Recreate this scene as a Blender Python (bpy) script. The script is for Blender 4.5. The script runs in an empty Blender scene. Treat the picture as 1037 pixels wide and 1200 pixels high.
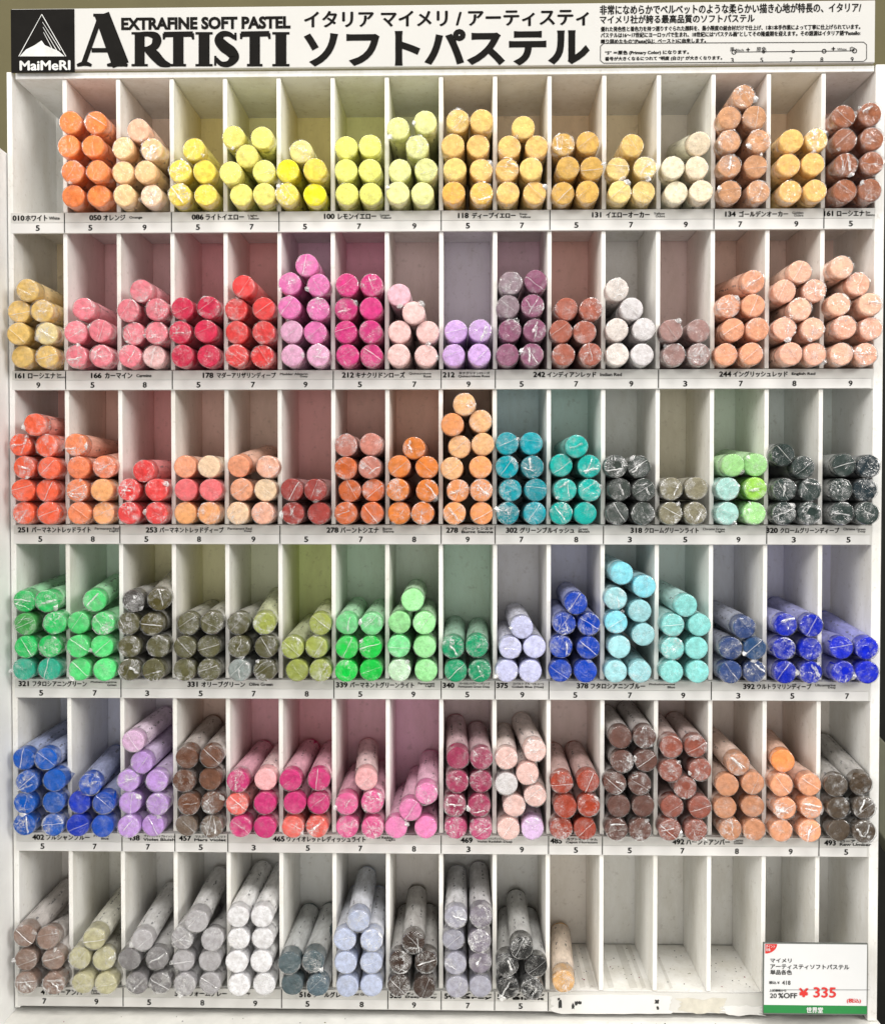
import bpy, bmesh, math, random
from mathutils import Vector, Matrix, noise

# ------------------------------------------------------------------ camera, world, lamps, exposure
SC = bpy.context.scene
COL = SC.collection
F, D0, CX, CY = 1075.0, 0.600, 518.5, 600.0        # focal length in photo pixels, distance to the rack front (m)
FWD = Vector((-0.0191, 1.0, -0.0191)).normalized()
RIGHT = FWD.cross(Vector((0, 0, 1))).normalized()
UP = RIGHT.cross(FWD).normalized()
CAM = Vector((0, -D0, 0))

cd = bpy.data.cameras.new('camera')
cam = bpy.data.objects.new('camera', cd)
COL.objects.link(cam)
cam.matrix_world = Matrix.Translation(CAM) @ Matrix((RIGHT, UP, -FWD)).transposed().to_4x4()
cd.sensor_fit = 'HORIZONTAL'
cd.sensor_width = 36.0
cd.lens = F / 1037.0 * 36.0
cd.clip_start = 0.01
cd.clip_end = 50.0
SC.camera = cam

w = bpy.data.worlds.new('World')
SC.world = w
w.use_nodes = True
w.node_tree.nodes['Background'].inputs['Color'].default_value = (1.0, 0.98, 0.95, 1)
w.node_tree.nodes['Background'].inputs['Strength'].default_value = 0.12

def lamp(name, loc, target, sx, sy, power, color):
    l = bpy.data.lights.new(name, 'AREA')
    l.shape = 'RECTANGLE'
    l.size, l.size_y, l.energy, l.color = sx, sy, power, color
    o = bpy.data.objects.new(name, l)
    COL.objects.link(o)
    o.location = loc
    o.rotation_euler = (Vector(target) - Vector(loc)).to_track_quat('-Z', 'Y').to_euler()
    return o

lamp('ceiling_lamp', (-2.15, -1.55, 1.05), (0, 0, -0.10), 1.4, 0.8, 44, (1.0, 0.975, 0.93))
lamp('ceiling_lamp', (2.20, -1.55, 1.00), (0, 0, -0.10), 1.4, 0.8, 46, (1.0, 0.975, 0.93))
lamp('ceiling_lamp', (0.0, -1.45, 2.35), (0, 0, -0.10), 2.2, 0.6, 60, (1.0, 0.975, 0.93))
lamp('low_fill_lamp', (0.05, -3.00, -0.35), (0, 0, -0.20), 2.4, 1.2, 20, (1.0, 0.985, 0.96))  # added fill without a real fixture, lifts the lower rows

SC.render.engine = 'CYCLES'
SC.view_settings.view_transform = 'Standard'
SC.view_settings.look = 'None'
SC.view_settings.gamma = 1.0
SC.view_settings.exposure = 0.12
SC.view_settings.use_curve_mapping = False
try:
    SC.cycles.max_bounces = 10
    SC.cycles.diffuse_bounces = 4
    SC.cycles.transparent_max_bounces = 12
except Exception:
    pass

# ------------------------------------------------------------------ helpers
def P(px, py, Y=0.0):
    """the point at depth Y seen at photo pixel (px, py)"""
    d = FWD + RIGHT * ((px - CX) / F) + UP * ((CY - py) / F)
    return CAM + d * ((Y - CAM.y) / d.y)

def lin(c):
    def g(v):
        v /= 255.0
        return v / 12.92 if v <= 0.04045 else ((v + 0.055) / 1.055) ** 2.4
    return tuple(g(v) for v in c)

def mix(a, b, t):
    return tuple(x + (y - x) * t for x, y in zip(a, b))

def tag(o, label=None, cat=None, group=None, kind=None):
    if label: o['label'] = label
    if cat: o['category'] = cat
    if group: o['group'] = group
    if kind: o['kind'] = kind
    return o

def empty(name, loc=(0, 0, 0)):
    o = bpy.data.objects.new(name, None)
    o.empty_display_size = 0.02
    o.location = loc
    COL.objects.link(o)
    return o

class MB:
    """collects boxes, polygons, strokes, tubes; build() links them as one mesh object"""
    def __init__(self):
        self.v, self.f, self.c, self.m, self.uv = [], [], [], [], []
        self.smooth = []
    def add(self, verts, faces, col=(1, 1, 1), milk=0.0, smooth=False, uvs=None):
        n = len(self.v)
        self.v += [tuple(x) for x in verts]
        cols = col if isinstance(col, list) else [col] * len(verts)
        self.c += cols
        self.m += milk if isinstance(milk, list) else [milk] * len(verts)
        self.uv += uvs if uvs else [(0, 0)] * len(verts)
        self.f += [tuple(i + n for i in f) for f in faces]
        self.smooth += [smooth] * len(faces)
    def box(self, x0, x1, y0, y1, z0, z1, col=(1, 1, 1)):
        v = [(x, y, z) for x in (x0, x1) for y in (y0, y1) for z in (z0, z1)]
        self.add(v, [(0, 1, 3, 2), (4, 6, 7, 5), (0, 4, 5, 1), (2, 3, 7, 6), (0, 2, 6, 4), (1, 5, 7, 3)], col)
    def poly(self, pts, col=(1, 1, 1)):
        self.add(pts, [tuple(range(len(pts)))], col)
    def plate(self, outline, y, t):
        """closed outline in (x, z), front face at y, thickness t backwards"""
        n = len(outline)
        v = [(x, y, z) for x, z in outline] + [(x, y + t, z) for x, z in outline]
        f = [tuple(range(n)), tuple(range(2 * n - 1, n - 1, -1))]
        f += [(i, n + i, n + (i + 1) % n, (i + 1) % n) for i in range(n)]
        self.add(v, f)
    def build(self, name, mat, parent=None, bevel=0, attrs=False):
        me = bpy.data.meshes.new(name)
        me.from_pydata(self.v, [], self.f)
        if attrs:
            a = me.color_attributes.new('tint', 'FLOAT_COLOR', 'POINT')
            flat = []
            for c in self.c: flat += [c[0], c[1], c[2], 1.0]
            a.data.foreach_set('color', flat)
            b = me.attributes.new('milk', 'FLOAT', 'POINT')
            b.data.foreach_set('value', self.m)
            u = me.uv_layers.new(name='UVMap')
            li = [0] * len(me.loops)
            me.loops.foreach_get('vertex_index', li)
            fl = []
            for i in li: fl += self.uv[i]
            u.data.foreach_set('uv', fl)
        me.polygons.foreach_set('use_smooth', self.smooth)
        me.materials.append(mat)
        me.update()
        o = bpy.data.objects.new(name, me)
        COL.objects.link(o)
        if parent: o.parent = parent
        if bevel:
            bv = o.modifiers.new('bevel', 'BEVEL')
            bv.width = bevel
            bv.segments = 2
            bv.limit_method = 'ANGLE'
        return o

# ------------------------------------------------------------------ materials
def new_mat(name):
    m = bpy.data.materials.new(name)
    m.use_nodes = True
    nt = m.node_tree
    return m, nt, nt.nodes['Principled BSDF']

def N(nt, typ, **kw):
    n = nt.nodes.new(typ)
    for k, v in kw.items():
        if k in n.inputs.keys(): n.inputs[k].default_value = v
        else: setattr(n, k, v)
    return n

def flat_mat(name, rgb, rough=0.5, spec=0.4, var=0.06, scale=60, bump=0.0, metallic=0):
    m, nt, p = new_mat(name)
    geo = N(nt, 'ShaderNodeNewGeometry')
    no = N(nt, 'ShaderNodeTexNoise', Scale=scale, Detail=5.0, Roughness=0.6)
    nt.links.new(geo.outputs['Position'], no.inputs['Vector'])
    r = N(nt, 'ShaderNodeValToRGB')
    r.color_ramp.elements[0].position, r.color_ramp.elements[1].position = 0.3, 0.7
    r.color_ramp.elements[0].color = tuple(c * (1 - var) for c in rgb) + (1,)
    r.color_ramp.elements[1].color = tuple(min(1, c * (1 + var)) for c in rgb) + (1,)
    nt.links.new(no.outputs['Fac'], r.inputs['Fac'])
    nt.links.new(r.outputs['Color'], p.inputs['Base Color'])
    p.inputs['Roughness'].default_value = rough
    p.inputs['Specular IOR Level'].default_value = spec
    p.inputs['Metallic'].default_value = metallic
    if bump:
        b = N(nt, 'ShaderNodeBump', Strength=bump, Distance=0.001)
        nt.links.new(no.outputs['Fac'], b.inputs['Height'])
        nt.links.new(b.outputs['Normal'], p.inputs['Normal'])
    return m

def rack_mat():
    """white painted board, tinted by painted stick colour bounce and pigment dust (tint attribute) and grime specks"""
    m, nt, p = new_mat('painted_board')
    L = nt.links
    geo = N(nt, 'ShaderNodeNewGeometry')
    at = N(nt, 'ShaderNodeAttribute', attribute_name='tint')
    n1 = N(nt, 'ShaderNodeTexNoise', Scale=34.0, Detail=8.0, Roughness=0.72)
    n2 = N(nt, 'ShaderNodeTexNoise', Scale=260.0, Detail=3.0, Roughness=0.6)
    n3 = N(nt, 'ShaderNodeTexNoise', Scale=900.0, Detail=2.0, Roughness=0.7)
    mp = N(nt, 'ShaderNodeMapping')
    mp.inputs['Scale'].default_value = (1, 1, 0.35)
    L.new(geo.outputs['Position'], mp.inputs['Vector'])
    L.new(mp.outputs['Vector'], n1.inputs['Vector'])
    for n in (n2, n3): L.new(geo.outputs['Position'], n.inputs['Vector'])
    r1 = N(nt, 'ShaderNodeValToRGB')
    r1.color_ramp.elements[0].position, r1.color_ramp.elements[1].position = 0.32, 0.56
    r1.color_ramp.elements[0].color = (0.73, 0.70, 0.63, 1)
    r1.color_ramp.elements[1].color = (1, 1, 1, 1)
    L.new(n1.outputs['Fac'], r1.inputs['Fac'])
    r2 = N(nt, 'ShaderNodeValToRGB')
    r2.color_ramp.elements[0].position, r2.color_ramp.elements[1].position = 0.24, 0.40
    r2.color_ramp.elements[0].color = (0.45, 0.40, 0.34, 1)
    r2.color_ramp.elements[1].color = (1, 1, 1, 1)
    L.new(n2.outputs['Fac'], r2.inputs['Fac'])
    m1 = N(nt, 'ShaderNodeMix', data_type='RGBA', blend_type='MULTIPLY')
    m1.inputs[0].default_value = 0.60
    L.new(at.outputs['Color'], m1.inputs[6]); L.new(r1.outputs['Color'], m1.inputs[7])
    m2 = N(nt, 'ShaderNodeMix', data_type='RGBA', blend_type='MULTIPLY')
    m2.inputs[0].default_value = 0.35
    L.new(m1.outputs[2], m2.inputs[6]); L.new(r2.outputs['Color'], m2.inputs[7])
    m3 = N(nt, 'ShaderNodeMix', data_type='RGBA', blend_type='MULTIPLY')
    m3.inputs[0].default_value = 1.0
    m3.inputs[7].default_value = (0.87, 0.865, 0.845, 1)
    L.new(m2.outputs[2], m3.inputs[6])
    L.new(m3.outputs[2], p.inputs['Base Color'])
    p.inputs['Roughness'].default_value = 0.55
    p.inputs['Specular IOR Level'].default_value = 0.3
    b = N(nt, 'ShaderNodeBump', Strength=0.25, Distance=0.0004)
    L.new(n3.outputs['Fac'], b.inputs['Height'])
    L.new(b.outputs['Normal'], p.inputs['Normal'])
    return m

def chalk_mat():
    m, nt, p = new_mat('chalk')
    L = nt.links
    geo = N(nt, 'ShaderNodeNewGeometry')
    at = N(nt, 'ShaderNodeAttribute', attribute_name='tint')
    n1 = N(nt, 'ShaderNodeTexNoise', Scale=330.0, Detail=5.0, Roughness=0.65)
    n2 = N(nt, 'ShaderNodeTexNoise', Scale=1500.0, Detail=3.0, Roughness=0.6)
    for n in (n1, n2): L.new(geo.outputs['Position'], n.inputs['Vector'])
    r1 = N(nt, 'ShaderNodeValToRGB')
    r1.color_ramp.elements[0].position, r1.color_ramp.elements[1].position = 0.35, 0.68
    r1.color_ramp.elements[0].color = (0.74, 0.72, 0.70, 1)
    r1.color_ramp.elements[1].color = (1.08, 1.08, 1.08, 1)
    L.new(n1.outputs['Fac'], r1.inputs['Fac'])
    m1 = N(nt, 'ShaderNodeMix', data_type='RGBA', blend_type='MULTIPLY')
    m1.inputs[0].default_value = 1.0
    L.new(at.outputs['Color'], m1.inputs[6]); L.new(r1.outputs['Color'], m1.inputs[7])
    L.new(m1.outputs[2], p.inputs['Base Color'])
    p.inputs['Roughness'].default_value = 0.85
    p.inputs['Specular IOR Level'].default_value = 0.15
    ad = N(nt, 'ShaderNodeMath', operation='MULTIPLY_ADD')
    ad.inputs[1].default_value = 0.3
    L.new(n2.outputs['Fac'], ad.inputs[0]); L.new(n1.outputs['Fac'], ad.inputs[2])
    b = N(nt, 'ShaderNodeBump', Strength=0.55, Distance=0.0012)
    L.new(ad.outputs[0], b.inputs['Height'])
    L.new(b.outputs['Normal'], p.inputs['Normal'])
    return m

def film_mat():
    """clear cellophane: see-through, glossy, milky where it is creased or doubled"""
    m, nt, p = new_mat('cellophane')
    L = nt.links
    out = nt.nodes['Material Output']
    geo = N(nt, 'ShaderNodeNewGeometry')
    mk = N(nt, 'ShaderNodeAttribute', attribute_name='milk')
    n0 = N(nt, 'ShaderNodeTexNoise', Scale=210.0, Detail=1.5, Distortion=1.2)
    L.new(geo.outputs['Position'], n0.inputs['Vector'])
    sb = N(nt, 'ShaderNodeMath', operation='SUBTRACT'); sb.inputs[1].default_value = 0.5
    L.new(n0.outputs['Fac'], sb.inputs[0])
    ab = N(nt, 'ShaderNodeMath', operation='ABSOLUTE'); L.new(sb.outputs[0], ab.inputs[0])
    cr = N(nt, 'ShaderNodeMapRange')                         # thin wandering wrinkle lines
    cr.inputs['From Min'].default_value, cr.inputs['From Max'].default_value = 0.004, 0.022
    cr.inputs['To Min'].default_value, cr.inputs['To Max'].default_value = 1.0, 0.0
    L.new(ab.outputs[0], cr.inputs['Value'])
    n2 = N(nt, 'ShaderNodeTexNoise', Scale=150.0, Detail=3.0)
    L.new(geo.outputs['Position'], n2.inputs['Vector'])
    n2r = N(nt, 'ShaderNodeMapRange')
    n2r.inputs['From Min'].default_value, n2r.inputs['From Max'].default_value = 0.48, 0.70
    L.new(n2.outputs['Fac'], n2r.inputs['Value'])
    n3 = N(nt, 'ShaderNodeTexNoise', Scale=520.0, Detail=3.0, Roughness=0.6, Distortion=0.8)
    L.new(geo.outputs['Position'], n3.inputs['Vector'])
    n3r = N(nt, 'ShaderNodeMapRange')
    n3r.inputs['From Min'].default_value, n3r.inputs['From Max'].default_value = 0.40, 0.62
    n3r.inputs['To Min'].default_value = 0.25
    L.new(n3.outputs['Fac'], n3r.inputs['Value'])
    n4 = N(nt, 'ShaderNodeTexNoise', Scale=390.0, Detail=1.0, Distortion=1.6)      # finer wrinkles
    L.new(geo.outputs['Position'], n4.inputs['Vector'])
    s4 = N(nt, 'ShaderNodeMath', operation='SUBTRACT'); s4.inputs[1].default_value = 0.5
    L.new(n4.outputs['Fac'], s4.inputs[0])
    b4 = N(nt, 'ShaderNodeMath', operation='ABSOLUTE'); L.new(s4.outputs[0], b4.inputs[0])
    c4 = N(nt, 'ShaderNodeMapRange')
    c4.inputs['From Min'].default_value, c4.inputs['From Max'].default_value = 0.005, 0.03
    c4.inputs['To Min'].default_value, c4.inputs['To Max'].default_value = 0.8, 0.0
    L.new(b4.outputs[0], c4.inputs['Value'])
    cx_ = N(nt, 'ShaderNodeMath', operation='MAXIMUM')
    L.new(cr.outputs[0], cx_.inputs[0]); L.new(c4.outputs[0], cx_.inputs[1])
    n5 = N(nt, 'ShaderNodeTexNoise', Scale=95.0, Detail=2.0)
    L.new(geo.outputs['Position'], n5.inputs['Vector'])
    n5r = N(nt, 'ShaderNodeMapRange')
    n5r.inputs['From Min'].default_value, n5r.inputs['From Max'].default_value = 0.45, 0.63
    L.new(n5.outputs['Fac'], n5r.inputs['Value'])
    cm = N(nt, 'ShaderNodeMath', operation='MULTIPLY')
    L.new(cx_.outputs[0], cm.inputs[0]); L.new(n5r.outputs[0], cm.inputs[1])
    a2 = N(nt, 'ShaderNodeMath', operation='MULTIPLY_ADD')
    a2.inputs[1].default_value = 0.75
    pm = N(nt, 'ShaderNodeMath', operation='MULTIPLY'); pm.inputs[1].default_value = 0.36
    pk = N(nt, 'ShaderNodeMath', operation='MULTIPLY')
    L.new(n2r.outputs[0], pk.inputs[0]); L.new(n3r.outputs[0], pk.inputs[1]); L.new(pk.outputs[0], pm.inputs[0])
    L.new(cm.outputs[0], a2.inputs[0]); L.new(pm.outputs[0], a2.inputs[2])
    bs = N(nt, 'ShaderNodeMath', operation='ADD'); bs.inputs[1].default_value = 0.01
    L.new(a2.outputs[0], bs.inputs[0])
    mx = N(nt, 'ShaderNodeMath', operation='MULTIPLY')
    L.new(bs.outputs[0], mx.inputs[0]); L.new(mk.outputs['Fac'], mx.inputs[1])
    sq = N(nt, 'ShaderNodeMath', operation='SUBTRACT'); sq.inputs[1].default_value = 0.9     # folds (milk above 0.9) are whitish all over
    L.new(mk.outputs['Fac'], sq.inputs[0])
    sqm = N(nt, 'ShaderNodeMath', operation='MAXIMUM'); sqm.inputs[1].default_value = 0.0
    L.new(sq.outputs[0], sqm.inputs[0])
    fm = N(nt, 'ShaderNodeMath', operation='ADD', use_clamp=True)
    L.new(mx.outputs[0], fm.inputs[0]); L.new(sqm.outputs[0], fm.inputs[1])
    tr = N(nt, 'ShaderNodeBsdfTransparent')
    p.inputs['Base Color'].default_value = (0.92, 0.92, 0.92, 1)
    p.inputs['Roughness'].default_value = 0.3
    p.inputs['Transmission Weight'].default_value = 0.0
    gl = N(nt, 'ShaderNodeBsdfGlossy'); gl.inputs['Roughness'].default_value = 0.12
    b = N(nt, 'ShaderNodeBump', Strength=0.8, Distance=0.0010)
    hs = N(nt, 'ShaderNodeMath', operation='MULTIPLY_ADD'); hs.inputs[1].default_value = 0.35
    L.new(n3.outputs['Fac'], hs.inputs[0]); L.new(n2.outputs['Fac'], hs.inputs[2])
    L.new(hs.outputs[0], b.inputs['Height'])
    for s in (p, gl): L.new(b.outputs['Normal'], s.inputs['Normal'])
    fr = N(nt, 'ShaderNodeFresnel'); fr.inputs['IOR'].default_value = 1.38
    L.new(b.outputs['Normal'], fr.inputs['Normal'])
    g1 = N(nt, 'ShaderNodeMixShader')
    frm = N(nt, 'ShaderNodeMath', operation='MULTIPLY'); frm.inputs[1].default_value = 0.35
    L.new(fr.outputs[0], frm.inputs[0]); gk = N(nt, 'ShaderNodeMath', operation='MULTIPLY_ADD', use_clamp=True); gk.inputs[1].default_value = 0.65
    L.new(fm.outputs[0], gk.inputs[0]); L.new(frm.outputs[0], gk.inputs[2]); L.new(gk.outputs[0], g1.inputs[0]); L.new(tr.outputs[0], g1.inputs[1]); L.new(gl.outputs[0], g1.inputs[2])
    g2 = N(nt, 'ShaderNodeMixShader')
    L.new(fm.outputs[0], g2.inputs[0]); L.new(g1.outputs[0], g2.inputs[1]); L.new(p.outputs[0], g2.inputs[2])
    L.new(g2.outputs[0], out.inputs['Surface'])
    return m

def band_mat():
    """thin translucent paper band with small grey print, showing some of the pigment below"""
    m, nt, p = new_mat('paper_band')
    L = nt.links
    at = N(nt, 'ShaderNodeAttribute', attribute_name='tint')
    geo = N(nt, 'ShaderNodeNewGeometry')
    uv = N(nt, 'ShaderNodeUVMap')
    sx = N(nt, 'ShaderNodeSeparateXYZ')
    L.new(uv.outputs[0], sx.inputs[0])
    # print rows: letters along the stick in narrow bands round it
    rows = N(nt, 'ShaderNodeMath', operation='PINGPONG'); rows.inputs[1].default_value = 0.07
    L.new(sx.outputs['X'], rows.inputs[0])
    rg = N(nt, 'ShaderNodeMath', operation='LESS_THAN'); rg.inputs[1].default_value = 0.017
    L.new(rows.outputs[0], rg.inputs[0])
    mp = N(nt, 'ShaderNodeMapping'); mp.inputs['Scale'].default_value = (24, 17, 1)
    L.new(uv.outputs[0], mp.inputs['Vector'])
    vo = N(nt, 'ShaderNodeTexVoronoi', Scale=1.0)
    L.new(mp.outputs[0], vo.inputs['Vector'])
    lt = N(nt, 'ShaderNodeMath', operation='LESS_THAN'); lt.inputs[1].default_value = 0.42
    L.new(vo.outputs['Distance'], lt.inputs[0])
    nn = N(nt, 'ShaderNodeTexNoise', Scale=75.0, Detail=1.0)
    L.new(geo.outputs['Position'], nn.inputs['Vector'])
    blk = N(nt, 'ShaderNodeMath', operation='GREATER_THAN'); blk.inputs[1].default_value = 0.48
    L.new(nn.outputs['Fac'], blk.inputs[0])
    k1 = N(nt, 'ShaderNodeMath', operation='MULTIPLY'); k2 = N(nt, 'ShaderNodeMath', operation='MULTIPLY')
    L.new(rg.outputs[0], k1.inputs[0]); L.new(lt.outputs[0], k1.inputs[1])
    L.new(k1.outputs[0], k2.inputs[0]); L.new(blk.outputs[0], k2.inputs[1])
    k3 = N(nt, 'ShaderNodeMath', operation='MULTIPLY'); k3.inputs[1].default_value = 0.75
    L.new(k2.outputs[0], k3.inputs[0])
    n2 = N(nt, 'ShaderNodeTexNoise', Scale=1.0, Detail=5.0, Roughness=0.65)
    m5 = N(nt, 'ShaderNodeMapping'); m5.inputs['Scale'].default_value = (13, 5, 1)
    L.new(uv.outputs[0], m5.inputs['Vector'])
    L.new(m5.outputs[0], n2.inputs['Vector'])
    r = N(nt, 'ShaderNodeValToRGB')
    r.color_ramp.elements[0].position, r.color_ramp.elements[1].position = 0.33, 0.66
    r.color_ramp.elements[0].color = (0.66, 0.65, 0.64, 1)
    r.color_ramp.elements[1].color = (1, 1, 1, 1)
    L.new(n2.outputs['Fac'], r.inputs['Fac'])
    m1 = N(nt, 'ShaderNodeMix', data_type='RGBA', blend_type='MULTIPLY'); m1.inputs[0].default_value = 1
    L.new(at.outputs['Color'], m1.inputs[6]); L.new(r.outputs['Color'], m1.inputs[7])
    m2 = N(nt, 'ShaderNodeMix', data_type='RGBA'); m2.inputs[7].default_value = (0.12, 0.12, 0.13, 1)
    L.new(k3.outputs[0], m2.inputs[0]); L.new(m1.outputs[2], m2.inputs[6])
    L.new(m2.outputs[2], p.inputs['Base Color'])
    p.inputs['Roughness'].default_value = 0.24
    p.inputs['Specular IOR Level'].default_value = 0.45
    b = N(nt, 'ShaderNodeBump', Strength=0.7, Distance=0.0012)
    L.new(n2.outputs['Fac'], b.inputs['Height'])
    L.new(b.outputs['Normal'], p.inputs['Normal'])
    return m

M_RACK = rack_mat()
M_CHALK, M_FILM, M_BAND = chalk_mat(), film_mat(), band_mat()
M_LABEL = flat_mat('label_paper', (0.63, 0.62, 0.59), 0.5, 0.3, 0.05, 40)
M_NUMBER = flat_mat('number_paper', (0.74, 0.73, 0.71), 0.45, 0.35, 0.03, 40)
M_INK = flat_mat('black_ink', (0.012, 0.011, 0.010), 0.6, 0.03, 0.1)
M_GREYINK = flat_mat('grey_ink', (0.05, 0.05, 0.05), 0.6, 0.03, 0.1)
M_SIGN = flat_mat('sign_board', (0.61, 0.60, 0.575), 0.35, 0.2, 0.02, 15)
M_SIGNINK = flat_mat('sign_ink', (0.012, 0.011, 0.010), 0.6, 0.03, 0.15)
M_SILVER = flat_mat('silver_print', (0.66, 0.66, 0.64), 0.4, 0.4, 0.2, 120)
M_RED = flat_mat('red_print', (0.62, 0.035, 0.03), 0.45, 0.3, 0.04)
M_GREEN = flat_mat('green_print', (0.012, 0.21, 0.045), 0.4, 0.4, 0.05)
M_CARD = flat_mat('price_card_paper', (0.68, 0.685, 0.69), 0.4, 0.4, 0.015)
M_CARDEDGE = flat_mat('grey_card_edge', (0.12, 0.13, 0.12), 0.4, 0.4, 0.1)
M_WALL = flat_mat('olive_wall', (0.125, 0.11, 0.056), 0.8, 0.2, 0.06, 25, 0.1)
M_LEDGE = flat_mat('white_ledge', (0.80, 0.79, 0.75), 0.5, 0.3, 0.10, 55, 0.1)
M_PANEL = flat_mat('white_panel', (0.84, 0.84, 0.83), 0.5, 0.3, 0.06, 30)
M_DARK = flat_mat('dark_gap', (0.012, 0.012, 0.010), 0.7, 0.2, 0.2)
M_BIN = flat_mat('dull_olive_pad', (0.13, 0.13, 0.09), 0.5, 0.3, 0.08)
M_GLUE = flat_mat('glue_stain', (0.60, 0.57, 0.49), 0.6, 0.2, 0.12, 150)

# ------------------------------------------------------------------ lettering
def text_mesh(s, bold=0.0):
    c = bpy.data.curves.new('lettering', 'FONT')
    c.body = s
    c.size = 1.0
    c.resolution_u = 3
    c.offset = bold
    o = bpy.data.objects.new('lettering', c)
    COL.objects.link(o)
    dg = bpy.context.evaluated_depsgraph_get()
    me = bpy.data.meshes.new_from_object(o.evaluated_get(dg))
    vs = [tuple(v.co) for v in me.vertices]
    fs = [tuple(p.vertices) for p in me.polygons]
    bpy.data.objects.remove(o)
    bpy.data.meshes.remove(me)
    bpy.data.curves.remove(c)
    return vs, fs

_n = [0]
def text(mb, s, x0, x1, y0, y1, Y, bold=0.0, slant=0.0):
    """fit the words into the photo-pixel box x0..x1, y0..y1 on the plane at depth Y"""
    vs, fs = text_mesh(s, bold * 0.7 if bold >= 0.06 else 0.0)
    if not vs: return
    xs = [v[0] for v in vs]; ys = [v[1] for v in vs]
    ax, bx, ay, by = min(xs), max(xs), min(ys), max(ys)
    xm, ym = x0, (y0 + y1) / 2
    if x1 < x0: x1 = x0 + (bx - ax) / (by - ay) * (y1 - y0) * 1.12      # natural width
    X0, X1 = P(x0, ym, Y).x, P(x1, ym, Y).x
    Z1, Z0 = P(xm, y0, Y).z, P(xm, y1, Y).z
    copies = [(0, 0)] if bold < 0.008 or bold >= 0.06 else [(-0.5, 0), (0.5, 0)] if bold < 0.02 else [(-1, 0), (1, 0), (0, -0.7), (0, 0.7)]
    sp = bold * (X1 - X0) / (bx - ax)
    for ox, oz in copies:
        _n[0] += 1
        yy = Y - 0.000004 * (_n[0] % 9)
        mb.add([(X0 + (v[0] - ax) / (bx - ax) * (X1 - X0) + ox * sp, yy,
                 Z0 + (v[1] - ay) / (by - ay) * (Z1 - Z0) + oz * sp) for v in vs], fs)

def strip(mb, pts, widths, Y):
    """flat brush stroke through photo pixels with a width (px) per point"""
    _n[0] += 1
    yy = Y - 0.000006 * (_n[0] % 7)
    fine, fw = [], []
    n = len(pts)
    for i in range(n - 1):
        p0, p1, p2, p3 = pts[max(i - 1, 0)], pts[i], pts[i + 1], pts[min(i + 2, n - 1)]
        st = 1 if n == 2 else 7
        for k in range(st):
            t = k / st
            q = []
            for a in (0, 1):
                q.append(0.5 * (2 * p1[a] + (p2[a] - p0[a]) * t + (2 * p0[a] - 5 * p1[a] + 4 * p2[a] - p3[a]) * t * t
                                + (3 * p1[a] - p0[a] - 3 * p2[a] + p3[a]) * t ** 3))
            fine.append(q); fw.append(widths[i] + (widths[i + 1] - widths[i]) * t)
    fine.append(list(pts[-1])); fw.append(widths[-1])
    vs, fs = [], []
    for i, q in enumerate(fine):
        a, b = fine[max(i - 1, 0)], fine[min(i + 1, len(fine) - 1)]
        dx, dy = b[0] - a[0], b[1] - a[1]
        l = math.hypot(dx, dy) or 1
        ox, oy = -dy / l * fw[i] / 2, dx / l * fw[i] / 2
        A, B = P(q[0] + ox, q[1] + oy, 0), P(q[0] - ox, q[1] - oy, 0)
        vs += [(A.x, yy, A.z), (B.x, yy, B.z)]
        if i: fs.append((2 * i - 2, 2 * i - 1, 2 * i + 1, 2 * i))
    mb.add(vs, fs)

def ring(mb, px, py, r, t, Y, n=20, a0=0, a1=2 * math.pi):
    pts = [(px + r * math.cos(a0 + (a1 - a0) * i / n), py + r * math.sin(a0 + (a1 - a0) * i / n)) for i in range(n + 1)]
    strip(mb, pts, [t] * len(pts), Y)

def quad(mb, pts, Y):
    q = [P(x, y, 0) for x, y in pts]
    _n[0] += 1
    mb.poly([(v.x, Y - 0.000006 * (_n[0] % 7), v.z) for v in q])

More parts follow.
